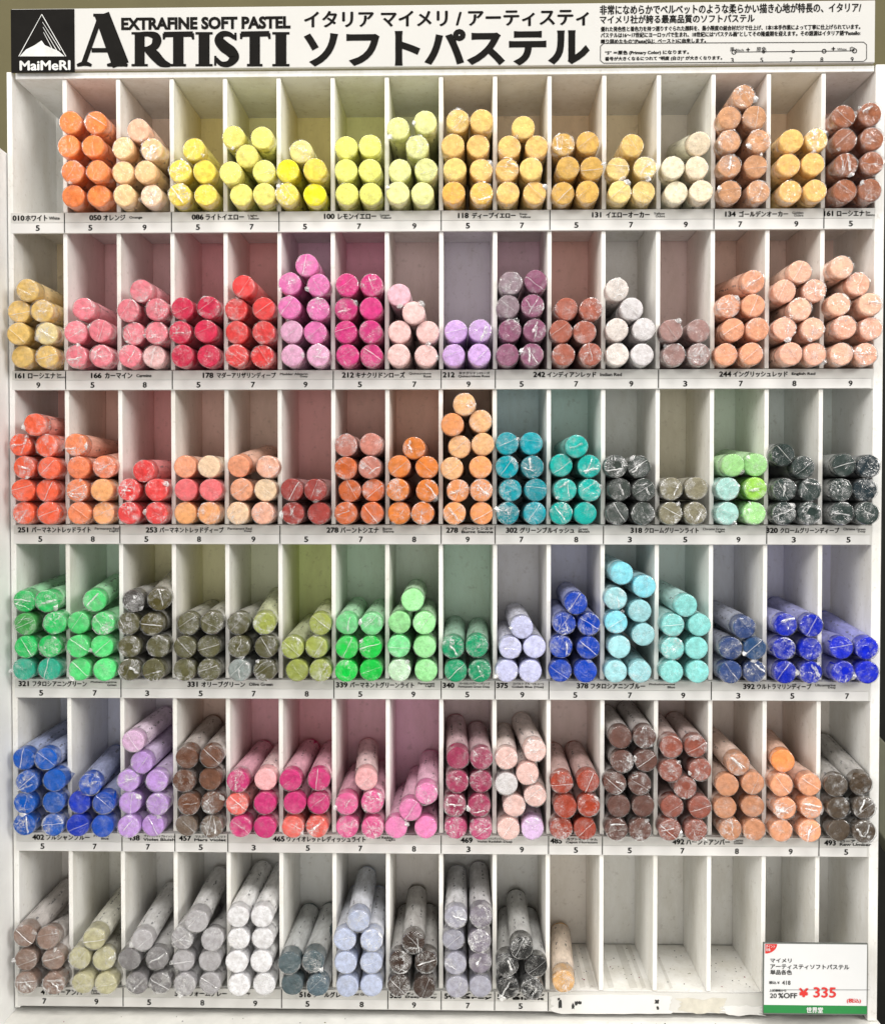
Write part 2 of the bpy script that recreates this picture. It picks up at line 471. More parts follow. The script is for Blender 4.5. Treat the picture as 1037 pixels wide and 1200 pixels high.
# ------------------------------------------------------------------ what stands where (read from the photograph)
PAL = {
 'orange': (255, 140, 75), 'peach': (255, 205, 150), 'pale_peach': (255, 214, 180), 'pink_peach': (250, 195, 165),
 'yellow': (250, 225, 90), 'light_yellow': (250, 240, 130), 'pale_yellow': (250, 238, 150), 'bright_yellow': (255, 236, 45),
 'lemon': (240, 240, 125), 'pale_lemon': (242, 245, 165), 'deep_yellow': (253, 208, 126), 'warm_yellow': (255, 195, 95),
 'ochre': (225, 180, 95), 'light_ochre': (245, 215, 140), 'cream': (252, 234, 204), 'golden_ochre': (214, 160, 120),
 'light_orange': (255, 200, 120), 'sienna': (162, 102, 74), 'straw': (232, 195, 115), 'pale_straw': (240, 220, 160),
 'pink': (245, 135, 150), 'rose_pink': (240, 120, 145), 'pale_pink': (255, 200, 200), 'crimson': (222, 52, 88), 'red': (238, 74, 74), 'coral': (250, 110, 95),
 'orchid_pink': (232, 120, 185), 'pale_orchid': (240, 180, 215), 'magenta': (218, 62, 135), 'blush': (252, 208, 205), 'mauve_pink': (245, 195, 210),
 'lilac': (215, 175, 235), 'plum': (150, 92, 122), 'grey_plum': (150, 130, 140), 'brick': (174, 100, 82), 'off_white': (236, 226, 220), 'light_grey': (222, 218, 220),
 'mauve_brown': (165, 130, 125), 'salmon': (240, 170, 134), 'pale_salmon': (255, 192, 165), 
 'red_orange': (252, 105, 70), 'light_red_orange': (255, 140, 95), 'apricot': (255, 178, 120), 'scarlet': (240, 75, 75), 'salmon_pink': (250, 120, 125), 
 'light_salmon': (255, 168, 130), 'ivory': (255, 212, 176), 'dark_brick': (170, 68, 62), 'burnt_sienna': (215, 108, 55), 'dusty_rose': (208, 135, 120), 'orange_brown': (228, 132, 58),
 'light_sienna': (248, 165, 105), 'pale_sienna': (252, 195, 140), 'teal': (0, 164, 180), 'deep_teal': (0, 142, 156), 'turquoise': (6, 186, 176), 'dark_grey_green': (64, 72, 68), 'grey_olive': (140, 135, 112), 'soft_green': (165, 225, 145),
 'pale_aqua': (178, 228, 220), 'lime_green': (165, 228, 90), 'green_black': (46, 60, 57), 'blue_black': (24, 42, 50),
 'green': (40, 205, 105), 'moss_green': (75, 165, 85), 'sea_green': (45, 175, 145), 'light_green': (85, 222, 125), 'dark_grey': (74, 71, 68), 'dark_olive': (88, 82, 46), 'olive': (94, 92, 62), 'olive_green': (170, 180, 92),
 'yellow_olive': (162, 174, 84), 'blue_grey': (150, 160, 158), 'bright_green': (20, 210, 75), 'mint': (125, 228, 150), 'pale_green': (165, 242, 165), 'whitish_green': (200, 238, 200), 'emerald': (10, 155, 105), 'pale_lavender': (205, 208, 245),
 'blue': (0, 66, 190), 'dark_blue': (25, 60, 150), 'sky_blue': (135, 218, 235), 'pale_blue': (165, 222, 230), 'aqua': (145, 225, 222), 'slate_blue': (50, 74, 130), 'steel_blue': (40, 78, 125), 'ultramarine': (0, 32, 180), 'violet_blue': (12, 38, 212),
 'royal_blue': (12, 74, 182), 'cobalt': (15, 88, 186), 'bright_blue': (12, 52, 188), 'purple': (190, 150, 220), 'pale_purple': (230, 190, 228), 'brown': (110, 74, 57), 'grey_brown': (112, 95, 82), 
 'deep_pink': (212, 55, 125), 'shell_pink': (245, 180, 185), 'salmon_red': (240, 105, 95), 'bright_pink': (238, 135, 190), 'mid_pink': (228, 98, 155), 'dark_rose': (165, 60, 95), 'rose': (190, 75, 120), 'pale_blush': (245, 205, 198), 'pale_lilac': (222, 190, 232),
 'red_brown': (166, 66, 44), 'dark_brown': (104, 72, 64), 'rust_brown': (150, 86, 72), 'tan': (205, 145, 110), 'orange_tan': (245, 150, 85), 'light_tan': (240, 170, 130), 'dark_taupe': (86, 73, 60),
 'mauve_taupe': (146, 122, 110), 'khaki': (190, 186, 150), 'mid_grey': (130, 128, 130), 'soft_grey': (178, 176, 180), 'white': (236, 236, 240), 'slate': (82, 98, 104), 'blue_slate': (92, 112, 124), 'periwinkle': (185, 195, 222), 'brown_black': (64, 50, 43), 
 'lavender_grey': (165, 165, 180), 'purple_grey': (135, 128, 142), 'charcoal': (34, 34, 34), 'beige_tan': (222, 175, 115),
}
def _y(r): return [80, 270, 450, 630, 815, 1000][r]
T1, T2, T3, T4 = 0, 255, 510, 767
CELLS = [(r, _y(r), x0, c, n, st, it) for (r, x0, c, n, st, it) in [
 (0, T1, 1, 'orange', 'p', [(315,247),(430,243),(308,342),(418,347),(325,467),(437,468),(328,582),(443,572)]),
 (0, T1, 2, 'peach', 'p', [(623,282,'pink_peach'),(555,360),(680,362),(553,465),(655,462),(558,570),(680,572,'pale_peach')]),
 (0, T1, 3, 'yellow', 'p', [(872,364),(810,460),(918,460),(807,567),(925,567)]),
 (0, T2, 4, 'light_yellow', 'p', [(73,310),(197,313),(130,395),(65,470),(205,470),(105,570),(207,572)]),
 (0, T2, 5, 'yellow', 'p', [(375,372,'pale_yellow'),(315,467,'bright_yellow'),(437,467),(312,570),(437,567,'bright_yellow')]),
 (0, T2, 6, 'lemon', 'p', [(580,362),(685,347),(578,463),(685,460),(582,590),(688,565)]),
 (0, T2, 7, 'pale_lemon', 'p', [(812,268),(935,240),(900,355),(820,460),(937,452),(812,560),(922,560)]),
 (0, T3, 8, 'deep_yellow', 'p', [(104,235),(208,233),(80,350),(193,347),(87,460),(207,457),(83,568,'warm_yellow'),(208,570,'warm_yellow')]),
 (0, T3, 9, 'deep_yellow', 'p', [(397,265),(333,362),(455,355),(327,462),(433,460),(327,567),(446,565)]),
 (0, T3, 10, 'ochre', 's', [(577,340),(687,333),(598,445),(704,447),(575,563),(686,560)]),
 (0, T3, 11, 'light_ochre', 's', [(888,345,'straw'),(822,452),(945,445),(832,550),(938,550)]),
 (0, T4, 12, 'cream', 'p', [(200,338,(95,385)),(87,447),(190,455),(98,550),(210,548)]),
 (0, T4, 13, 'golden_ochre', 's', [(402,127),(338,220),(452,220),(338,327),(470,325),(338,435),(457,432),(340,543),(468,545)]),
 (0, T4, 14, 'light_orange', 'p', [(617,330),(730,320),(605,428),(715,428),(613,547),(724,530)]),
 (0, T4, 15, 'sienna', 'c', [(852,213),(970,205),(858,320),(980,315),(862,432),(980,425),(858,535),(972,530)]),
 (1, T1, 0, 'straw', 'p', [(118,277),(90,370),(188,367),(82,467),(208,467,'pale_straw'),(97,572),(210,572)]),
 (1, T1, 1, 'pink', 'c', [(375,352),(340,457),(450,450),(342,567),(455,565)]),
 (1, T1, 2, 'pink', 'c', [(633,272),(578,365),(705,362),(600,467),(700,462),(585,572),(693,570,'pale_pink')]),
 (1, T1, 3, 'crimson', 'c', [(820,350),(937,345),(810,457),(925,452),(818,567),(938,567)]),
 (1, T2, 4, 'red', 'c', [(115,250),(82,355),(207,352),(85,460),(207,457),(83,567),(200,560)]),
 (1, T2, 5, 'orchid_pink', 's', [(402,157),(325,238),(452,248),(322,345),(452,352),(332,455,'pale_orchid'),(440,455),(335,562,'pale_orchid'),(452,567,'pale_orchid')]),
 (1, T2, 6, 'magenta', 's', [(582,250),(692,245),(578,350),(690,350),(577,460),(688,457),(585,567),(690,567)]),
 (1, T2, 7, 'blush', 'p', [(817,290,'mauve_pink'),(882,375),(820,458),(942,460),(815,567),(938,565)]),
 (1, T3, 8, 'lilac', 's', [(93,453),(202,450),(83,562),(198,562)]),
 (1, T3, 9, 'plum', 'c', [(340,235,'grey_plum'),(453,228),(328,343,'grey_plum'),(438,338),(337,448),(448,448),(325,557),(435,557)]),
 (1, T3, 10, 'brick', 'c', [(590,355),(700,360),(568,457),(675,460),(577,565),(697,560)]),
 (1, T3, 11, 'off_white', 's', [(818,265),(885,352,'light_grey'),(818,445),(940,443,'light_grey'),(820,557),(932,557,'light_grey')]),
 (1, T4, 12, 'mauve_brown', 'c', [(75,450),(198,450),(88,558),(200,555)]),
 (1, T4, 13, 'salmon', 's', [(445,230,(290,290)),(335,340),(445,337),(355,445),(465,442),(322,552),(437,550)]),
 (1, T4, 14, 'pale_salmon', 'c', [(660,190),(585,272),(715,265),(658,353),(585,440),(712,440),(615,547),(722,545)]),
 (1, T4, 15, 'pale_salmon', 'c', [(848,167),(915,240),(830,333),(970,330),(858,432),(975,437),(843,547),(952,542)]),
 (2, T1, 0, 'red_orange', 's', [(158,187),(90,275),(207,280),(105,380),(217,382),(103,485),(213,485),(105,585),(215,582)]),
 (2, T1, 1, 'light_red_orange', 's', [(340,275,(540,325)),(350,380),(468,380,(570,335)),(347,490),(457,485,'apricot'),(357,587),(460,582,'apricot')]),
 (2, T1, 2, 'scarlet', 'c', [(647,393,(800,390)),(580,482),(703,482),(580,587),(703,587)]),
 (2, T1, 3, 'apricot', 'p', [(832,372,'light_salmon'),(940,372,'pale_peach'),(835,480,'salmon_pink'),(947,480,'salmon_pink'),(833,580),(940,580)]),
 (2, T2, 4, 'light_salmon', 'c', [(93,370,(235,320)),(225,375,'pale_salmon'),(107,475),(215,482,'ivory'),(90,582,'ivory'),(203,582,'pale_salmon')]),
 (2, T2, 5, 'dark_brick', 's', [(335,480),(437,480),(337,582),(455,582)]),
 (2, T2, 6, 'burnt_sienna', 's', [(577,282,'dusty_rose'),(690,273,'dusty_rose'),(578,385),(685,382,'dusty_rose'),(590,485),(697,483),(578,583),(695,583)]),
 (2, T2, 7, 'orange_brown', 's', [(885,290),(817,372),(940,377),(810,475),(942,483),(818,583),(922,583)]),
 (2, T3, 8, 'light_sienna', 's', [(130,97,'pale_sienna'),(82,187),(203,175,'pale_sienna'),(107,285,'pale_sienna'),(210,273,'pale_sienna'),(82,380,'pale_sienna'),(205,373),(100,478),(205,477),(88,582),(208,582)]),
 (2, T3, 9, 'teal', 's', [(323,272),(432,270),(323,373),(437,373,'deep_teal'),(337,480),(452,480,'deep_teal'),(327,580,'deep_teal'),(448,582)]),
 (2, T3, 10, 'turquoise', 'c', [(637,280),(567,365),(693,370),(585,477),(695,478),(567,582),(675,582)]),
 (2, T3, 11, 'dark_grey_green', 'c', [(812,370),(918,375),(832,475),(937,478),(820,578),(935,580)]),
 (2, T4, 12, 'grey_olive', 'h', [(75,472),(187,470),(72,580),(183,580)]),
 (2, T4, 13, 'soft_green', 'c', [(360,365,(290,360)),(450,365,(410,355)),(330,472,'pale_aqua'),(455,470,'lime_green'),(328,580,'pale_aqua'),(450,572)]),
 (2, T4, 14, 'green_black', 'c', [(580,320),(670,375),(585,475),(700,478),(583,582),(700,578)]),
 (2, T4, 15, 'green_black', 'c', [(855,365),(963,370,'blue_black'),(840,478),(950,480,'blue_black'),(845,585),(958,580)]),
 (3, T1, 0, 'green', 'c', [(112,292,(290,205)),(207,287),(112,395,'moss_green'),(245,385),(113,497),(223,495),(107,600,'sea_green'),(220,600,'sea_green')]),
 (3, T1, 1, 'light_green', 's', [(425,285,(530,205)),(352,385),(463,388),(352,490),(453,490),(357,595),(470,590)]),
 (3, T1, 2, 'olive', 'c', [(600,285,'dark_grey'),(715,280,'dark_olive',(790,190)),(582,388),(678,390,'dark_olive'),(582,497),(712,490),(582,597),(690,597)]),
 (3, T1, 3, 'olive', 's', [(847,392,(975,320)),(952,385,(1030,310)),(832,497),(937,493),(830,600),(940,600)]),
 (3, T2, 4, 'olive', 'h', [(92,390,(210,330)),(210,390,'olive_green',(275,265)),(95,490),(217,490),(97,590,'blue_grey'),(212,595)]),
 (3, T2, 5, 'yellow_olive', 's', [(462,390,(505,320)),(337,500,(440,385)),(445,492),(360,597),(458,590)]),
 (3, T2, 6, 'bright_green', 's', [(582,390,'mint',(630,310)),(692,390,'mint',(735,320)),(582,495),(685,495),(578,597),(690,597)]),
 (3, T2, 7, 'pale_green', 'p', [(877,282),(818,383),(930,385),(815,490,'mint'),(932,492),(817,595,'whitish_green'),(938,595)]),
 (3, T3, 8, 'emerald', 's', [(80,495,(88,395)),(187,490,(192,405)),(92,600),(200,597)]),
 (3, T3, 9, 'pale_lavender', 'p', [(390,405,(360,340)),(338,497),(447,493),(322,597),(428,597)]),
 (3, T3, 10, 'blue', 's', [(632,300,(590,245)),(583,387),(692,393),(567,490),(690,495),(563,595),(677,597)]),
 (3, T3, 11, 'sky_blue', 'p', [(840,162),(942,220),(812,275,'pale_blue'),(922,332,'pale_blue'),(815,382),(938,438,'pale_blue'),(828,493,'pale_blue'),(812,597,'pale_blue'),(922,597,'pale_blue')]),
 (3, T4, 12, 'aqua', 'p', [(142,308,(20,235)),(83,395),(203,395),(82,500),(190,500),(78,602),(195,600)]),
 (3, T4, 13, 'slate_blue', 's', [(407,410,(275,345)),(345,505,(265,450)),(448,503,'steel_blue'),(343,605),(450,605)]),
 (3, T4, 14, 'ultramarine', 's', [(590,393,(510,335)),(707,397,(600,330)),(583,500),(703,505),(588,610),(705,610)]),
 (3, T4, 15, 'violet_blue', 's', [(842,495,(755,430)),(957,500,(845,425)),(850,610),(960,610)]),
 (4, T1, 0, 'cobalt', 'c', [(107,295,(260,180)),(205,288,(330,190)),(117,400),(243,387),(110,505),(240,487),(110,600),(238,585)]),
 (4, T1, 1, 'royal_blue', 's', [(402,410,(530,310)),(360,490,'bright_blue'),(465,490),(350,585,'bright_blue'),(460,590)]),
 (4, T1, 2, 'purple', 's', [(600,212,'pale_purple',(745,100)),(635,300,(770,195)),(577,400),(705,393),(583,497),(705,497),(580,600),(688,605)]),
 (4, T1, 3, 'brown', 's', [(840,282,(975,140)),(950,277,(1030,175)),(828,392),(945,378),(850,487),(952,485),(837,587,'grey_brown'),(952,590,'grey_brown')]),
 (4, T2, 4, 'deep_pink', 's', [(90,390,(210,245)),(215,382,'shell_pink',(300,255)),(87,497,'salmon_red'),(212,487),(102,605),(212,595)]),
 (4, T2, 5, 'deep_pink', 's', [(328,385,(420,240)),(455,380,(510,250)),(347,485),(452,487),(338,592,'salmon_red'),(447,597,'salmon_red')]),
 (4, T2, 6, 'mid_pink', 'c', [(670,382,'shell_pink',(678,235)),(580,490,(625,365)),(695,480),(583,590),(697,590)]),
 (4, T2, 7, 'bright_pink', 's', [(937,447,(960,290)),(870,515,(905,390)),(803,600),(937,597)]),
 (4, T3, 8, 'dark_rose', 's', [(103,285,(92,125)),(208,285,(185,165)),(100,390),(205,390),(88,497),(198,497),(92,600,'rose'),(205,600,'rose')]),
 (4, T3, 9, 'pale_blush', 'c', [(320,285,(310,175)),(450,250,(385,120)),(415,355),(320,400,'light_grey'),(447,455),(358,500,'pale_blush'),(330,590),(438,590,'pale_lilac')]),
 (4, T3, 10, 'red_brown', 's', [(570,397,(535,255)),(688,392,(620,250)),(585,503),(690,495),(567,600),(673,600)]),
 (4, T3, 11, 'dark_brown', 's', [(838,190,(780,80)),(940,188,(870,75)),(845,300,(790,200)),(945,295),(810,400),(920,400),(825,505),(935,502),(818,605),(922,603)]),
 (4, T4, 12, 'rust_brown', 'h', [(75,232,(20,130)),(185,230,(110,130)),(73,340),(203,340),(137,420),(82,507),(205,505),(70,605),(187,605)]),
 (4, T4, 13, 'tan', 's', [(380,317,(275,220)),(327,407,(265,340)),(440,393),(320,510),(443,505),(345,605),(445,605)]),
 (4, T4, 14, 'light_tan', 's', [(577,305,'orange_tan',(505,215)),(575,402),(700,405,(610,310)),(585,517),(705,517),(572,612),(700,617)]),
 (4, T4, 15, 'dark_taupe', 'h', [(817,407,(745,280)),(930,405,(795,255)),(828,513),(943,517),(837,622),(940,618)]),
 (5, T1, 0, 'mauve_taupe', 'c', [(112,375,(285,205)),(212,385,(325,270)),(115,485),(237,477),(115,585),(240,580)]),
 (5, T1, 1, 'khaki', 's', [(422,388,(545,235)),(357,475),(470,475,(550,365)),(370,578),(475,582)]),
 (5, T1, 2, 'mid_grey', 'c', [(637,400,'soft_grey',(765,200)),(585,475),(707,475,(785,350)),(615,575),(720,575)]),
 (5, T1, 3, 'soft_grey', 's', [(885,310,(985,115)),(820,405,(920,200)),(955,395,(1025,280)),(825,490),(945,485),(828,590),(945,587)]),
 (5, T2, 4, 'white', 'p', [(90,290,(205,75)),(198,290,(295,80)),(93,395),(202,392),(87,503),(198,497),(93,600),(208,595)]),
 (5, T2, 5, 'slate', 's', [(325,500,(415,270)),(427,490,(495,265)),(335,592),(450,590,'blue_slate')]),
 (5, T2, 6, 'periwinkle', 'p', [(632,310,(670,105)),(573,395,(610,215)),(692,393,(725,215)),(575,490),(692,497),(583,595),(692,597)]),
 (5, T2, 7, 'brown_black', 'h', [(883,405,(895,195)),(822,490),(937,490),(815,590),(930,590)]),
 (5, T3, 8, 'lavender_grey', 'c', [(93,290,(97,100)),(205,295,'purple_grey',(200,90)),(83,400),(200,392,'purple_grey'),(90,500),(203,492,'purple_grey'),(97,600),(203,600)]),
 (5, T3, 9, 'charcoal', 's', [(390,440,(362,205)),(328,515,(315,340)),(447,510,(420,300)),(327,615),(437,612)]),
 (5, T3, 10, 'beige_tan', 's', [(577,580,(562,355))]),
]]
NUMBERS = ['559575795757' + '9795', '9585795795793789', '5858957897835935'[:16], '5735785' + '9595793' + '57', '5775357839555' + '789'[:0] + '789', '7958958975      ']
NUMBERS[0] = '5595757957579795'[:16]
NUMBERS[0] = ''.join(['5', '59', '57', '579', '57', '579', '79', '5'])
NUMBERS[1] = ''.join(['9', '58', '579', '57', '9', '579', '3789'])
NUMBERS[2] = ''.join(['58', '589', '578', '9', '78', '359', '35'])
NUMBERS[3] = ''.join(['57', '3578', '59', '5', '9', '579', '357'])
NUMBERS[4] = ''.join(['57', '7', '5', '3578', '39', '5', '5789', '5'])
NUMBERS[5] = ''.join(['79', '589', '58', '9', '7', '5', '      '])
LABELS = [
 [(0,0,15,'010 ホワイト','White',0),(1,2,105,'050 オレンジ','Orange',0),(3,4,225,'086 ライトイエロー','Light Yellow',0),(5,7,380,'100 レモンイエロー','Lemon Yellow',0),(8,9,537,'118 ディープイエロー','Deep Yellow',0),(10,12,694,'131 イエローオーカー','Yellow Ochre',0),(13,14,850,'134 ゴールデンオーカー','Golden Ochre',0),(15,15,965.8,'161 ローシエナ','Raw Sienna',0)],
 [(0,0,18,'161 ローシエナ','Raw Sienna',0),(1,2,107,'166 カーマイン','Carmine',0),(3,5,238,'178 マダーアリザリンディープ','Madder Alizarin Deep',0),(6,7,401,'212 キナクリドンローズ','Quinacridone Rose',0),(8,8,519,'212 キナクリドンローズ','Quinacridone Rose',1),(9,11,625,'242 インディアンレッド','Indian-Red',0),(12,15,843,'244 イングリッシュレッド','English-Red',0)],
 [(0,1,21,'251 パーマネントレッドライト','Permanent Red Light',0),(2,4,171,'253 パーマネントレッドディープ','Permanent Red Deep',0),(5,7,383,'278 バーントシエナ','Burnt Sienna',0),(8,8,523,'278 バーントシエナ','Burnt Sienna',1),(9,10,593,'302 グリーンブルイッシュ','Green Bluish',0),(11,13,739,'318 クロームグリーンライト','Chrome Green Light',0),(14,15,898,'320 クロームグリーンディープ','Chrome Green Deep',0)],
 [(0,1,22,'321 フタロシアニングリーン','Phthalocyanine Green',0),(2,5,220,'331 オリーブグリーン','Olive-Green',0),(6,7,394,'339 パーマネントグリーンライト','Permanent Light',0),(8,8,519,'340 パーマネントグリーンディープ','Permanent Green Deep',1),(9,9,582,'375 コバルトブルー(ヒュー)','Cobalt Blue (Hue)',1),(10,12,676,'378 フタロシアニンブルー','Phthalocyanine Blue',0),(13,15,871,'392 ウルトラマリンディープ','Ultramarine Deep',0)],
 [(0,1,38,'402 プルシャンブルー','Prussian Blue',0),(2,2,150,'438 ヴァイオレットブルイッシュ','Violet Bluish',1),(3,3,210,'457 マルスヴァイオレット','Mars Violet',1),(4,7,320,'465 ヴァイオレットレディッシュライト','Violet Reddish Light',0),(8,9,540,'469 ヴァイオレットレディッシュディープ','Violet Reddish Deep',1),(10,10,645,'485 カプトモルトゥム','Caput Mortuum',1),(11,14,788,'492 バーントアンバー','Burnt Umber',0),(15,15,966,'493 ローアンバー','Raw Umber',1)],
 [(0,1,48,'493 ローアンバー','Raw Umber',0),(2,4,205,'510 ウォームグレー','Warm-Grey',0),(5,6,351,'516 クールグレー','Cool-Grey',0),(7,7,457,'528 ディープグレー','Deep Grey',1),(8,8,521,'540 グレー','Grey',1),(9,9,583,'560 ブラック','Black',1)],
]
MINOR = set([0,8,11,20,22,24,25,26,27,32,33,34,35,37,41,44,47,49,50,52,53,54,55,56,58,62,64,67,69,73,76,77,100,103,113,114,115,123,126,128,129,130,131,133,135,137,138,139,141,142,143,144,145,146,147,148,149,150,151,152,153,154,155,156,157,158,159,160,162,164,165,166,167,168,169,170,173,174,176,178,180,183,184,187,191,206,208,210,212,216,217,218,219,220,222,223,225,226,227,228,229,230,231,233,234,235,236,237,238,239,240,241,242,243,244,245,246,247,248,249,250,251,252,253,254,255,256,257,258,259,260,261,262,263,264,265,266,267,268,269,270,271,272,273,274,275,276,277,278,279,280,281,282,283,284,285,286,287,288,289,290,291,292,294,295,297,299,301,302,303,308,314,316,317,318,321,322,323,324,325,328,331,336,338,343,345,348,349,350,353,354,355,358,360,361,363,366,367,370,371,372,375,376,378,381,382,384,385,386,387,391,392,393,394,398,400,416,418,420,422,423,429,430,431,435,436,437,438,439,443,445,449,450,451,463,464,465,466,467,468,472,473,474,479,481,482,486,487,488,489,490,491,492,495,497,499,500,504,505,507,508,521,529,534,539,542,547,549,550,551,555,560,561,563,567,568,571,573,574,575,576,580,581])


# ------------------------------------------------------------------ the rack
NC = 16
XL, XR = P(13.0, 170).x, P(1029.0, 170).x
XL6, XR6 = P(22.0, 1090).x, P(1021.0, 1090).x
XL, XR = (XL + XL6) / 2, (XR + XR6) / 2
PITCH = (XR - XL) / NC
DX = [XL + k * PITCH for k in range(NC + 1)]               # divider centres
FLOOR_PX = [246.5, 433.0, 615.0, 796.5, 977.7, 1160.0]
LABEL_PX = [271.5, 456.5, 638.0, 819.5, 1000.4, 1183.5]
FZ = [P(540, y).z for y in FLOOR_PX]                       # shelf surfaces
LZ = [P(540, y).z for y in LABEL_PX]                       # lower edge of the label strips
TOPZ = P(540, 88.5).z
DEPTH, DT, ST = 0.064, 0.0028, 0.0032
R_STICK, L_STICK, OUT = 0.00755, 0.072, 0.0112

sticks = []                                               # (row, col, colour name, face, tail, style)
rnd = random.Random(7)
cells = {}
for row, y0, x0, col, default, style, items in CELLS:
    cell = cells.setdefault((row, col), [])
    for it in items:
        zx, zy = it[0], it[1]
        cname, tail, rel = default, None, None
        for extra in it[2:]:
            if isinstance(extra, str): cname = extra
            else: tail = extra
        px, py = x0 + zx / 3.841, y0 + zy / 3.84
        out = OUT + rnd.uniform(-0.0015, 0.0015)
        face = P(px, py, -out)
        zmin = FZ[row] + R_STICK + 0.0002
        if face.z < zmin + 0.0035: face.z = zmin
        L = L_STICK + rnd.uniform(-0.0015, 0.001)
        yb = -out + L
        if tail:
            t = P(x0 + tail[0] / 3.841, y0 + tail[1] / 3.84, yb)
        else:
            t = Vector((face.x + rnd.uniform(-0.002, 0.002), yb, face.z + rnd.uniform(-0.0004, 0.0012)))
        a, b = DX[col] + DT / 2 + R_STICK, DX[col + 1] - DT / 2 - R_STICK
        t.x = min(max(t.x, a), b)
        t.z = max(t.z, zmin)
        t.y = min(yb, DEPTH - 0.001)
        d = t - face
        t = face + d.normalized() * min(L, d.length)
        cell.append(dict(row=row, col=col, c=cname, face=face, tail=t, style=style, px=px, py=py))

# keep neighbouring sticks from sinking into each other
for cell in cells.values():
    for _ in range(12):
        for i in range(len(cell)):
            for j in range(i + 1, len(cell)):
                for key, w_ in (('face', 1.0), ('tail', 1.0)):
                    A, B = cell[i][key], cell[j][key]
                    dx, dz = B.x - A.x, B.z - A.z
                    d = math.hypot(dx, dz)
                    if d < 2 * R_STICK and d > 1e-6:
                        s = (2 * R_STICK - d) / d * 0.25
                        A.x -= dx * s; A.z -= dz * s; B.x += dx * s; B.z += dz * s
        for s_ in cell:
            zmin = FZ[s_['row']] + R_STICK + 0.0002
            a, b = DX[s_['col']] + DT / 2 + R_STICK, DX[s_['col'] + 1] - DT / 2 - R_STICK
            for key in ('face', 'tail'):
                s_[key].z = max(s_[key].z, zmin)
            s_['tail'].x = min(max(s_['tail'].x, a), b)

def cell_bleed_dust(row, col, amount):  # bounced stick colour and pigment dust, painted into the boards
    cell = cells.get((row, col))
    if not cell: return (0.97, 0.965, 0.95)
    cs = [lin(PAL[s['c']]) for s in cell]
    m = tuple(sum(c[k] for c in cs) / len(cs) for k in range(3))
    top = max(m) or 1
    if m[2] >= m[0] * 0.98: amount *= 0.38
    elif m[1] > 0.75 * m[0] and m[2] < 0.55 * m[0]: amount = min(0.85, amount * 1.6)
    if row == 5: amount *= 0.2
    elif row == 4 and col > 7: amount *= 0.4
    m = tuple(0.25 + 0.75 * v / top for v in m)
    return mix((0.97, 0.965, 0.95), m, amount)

rack = tag(empty('display_rack', (0, 0.03, LZ[5])), 'white open shelf rack with six rows of narrow compartments full of colourful pastels', 'display rack')
rack_off = Vector((0, 0.03, LZ[5]))
RACK_PARTS = []
def rpart(mb, name, mat=None, bevel=0, attrs=True, parent=None):
    p = parent or rack
    if p is rack: mb.v = [tuple(Vector(v) - rack_off) for v in mb.v]
    else: mb.v = [tuple(Vector(v) - rack_off) for v in mb.v]
    return mb.build(name, mat or M_RACK, p, bevel, attrs)

SX0, SX1 = XL - DT / 2, XR + DT / 2
m = MB()                                                   # back panel: one sheet, stick colour bounce and dust painted in cell by cell
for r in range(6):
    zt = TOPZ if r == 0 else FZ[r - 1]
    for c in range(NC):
        t = cell_bleed_dust(r, c, 0.66)
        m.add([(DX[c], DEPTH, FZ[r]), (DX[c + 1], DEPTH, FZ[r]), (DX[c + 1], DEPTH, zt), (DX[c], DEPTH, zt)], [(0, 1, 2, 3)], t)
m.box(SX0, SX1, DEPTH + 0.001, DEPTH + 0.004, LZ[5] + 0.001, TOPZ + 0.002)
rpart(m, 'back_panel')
for r in range(6):
    m = MB()
    m.box(SX0 + DT, SX1 - DT, 0.0005, DEPTH - 0.0012, FZ[r] - ST, FZ[r])
    for c in range(NC):                                    # pigment dust and bounced stick colour painted along the boards
        t = cell_bleed_dust(r, c, 0.30)
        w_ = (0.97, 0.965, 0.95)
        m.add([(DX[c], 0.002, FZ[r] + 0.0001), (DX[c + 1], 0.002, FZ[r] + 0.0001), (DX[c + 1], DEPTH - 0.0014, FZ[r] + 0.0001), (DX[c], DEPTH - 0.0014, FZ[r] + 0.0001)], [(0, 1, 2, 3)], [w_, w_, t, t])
    if r == 5:                                             # dirty tracks left by sticks that lay here
        for (c, a, b) in ((10, 0.62, 0.72), (10, 0.80, 0.92), (11, 0.15, 0.26), (11, 0.55, 0.70), (11, 0.78, 0.86), (12, 0.3, 0.36)):
            x0_, x1_ = DX[c] + PITCH * a, DX[c] + PITCH * b
            g = (0.80, 0.79, 0.765)
            m.add([(x0_, 0.003, FZ[r] + 0.0002), (x1_, 0.004, FZ[r] + 0.0002), (x1_, DEPTH - 0.003, FZ[r] + 0.0002), (x0_, DEPTH - 0.002, FZ[r] + 0.0002)], [(0, 1, 2, 3)], g)
    rpart(m, 'shelf')
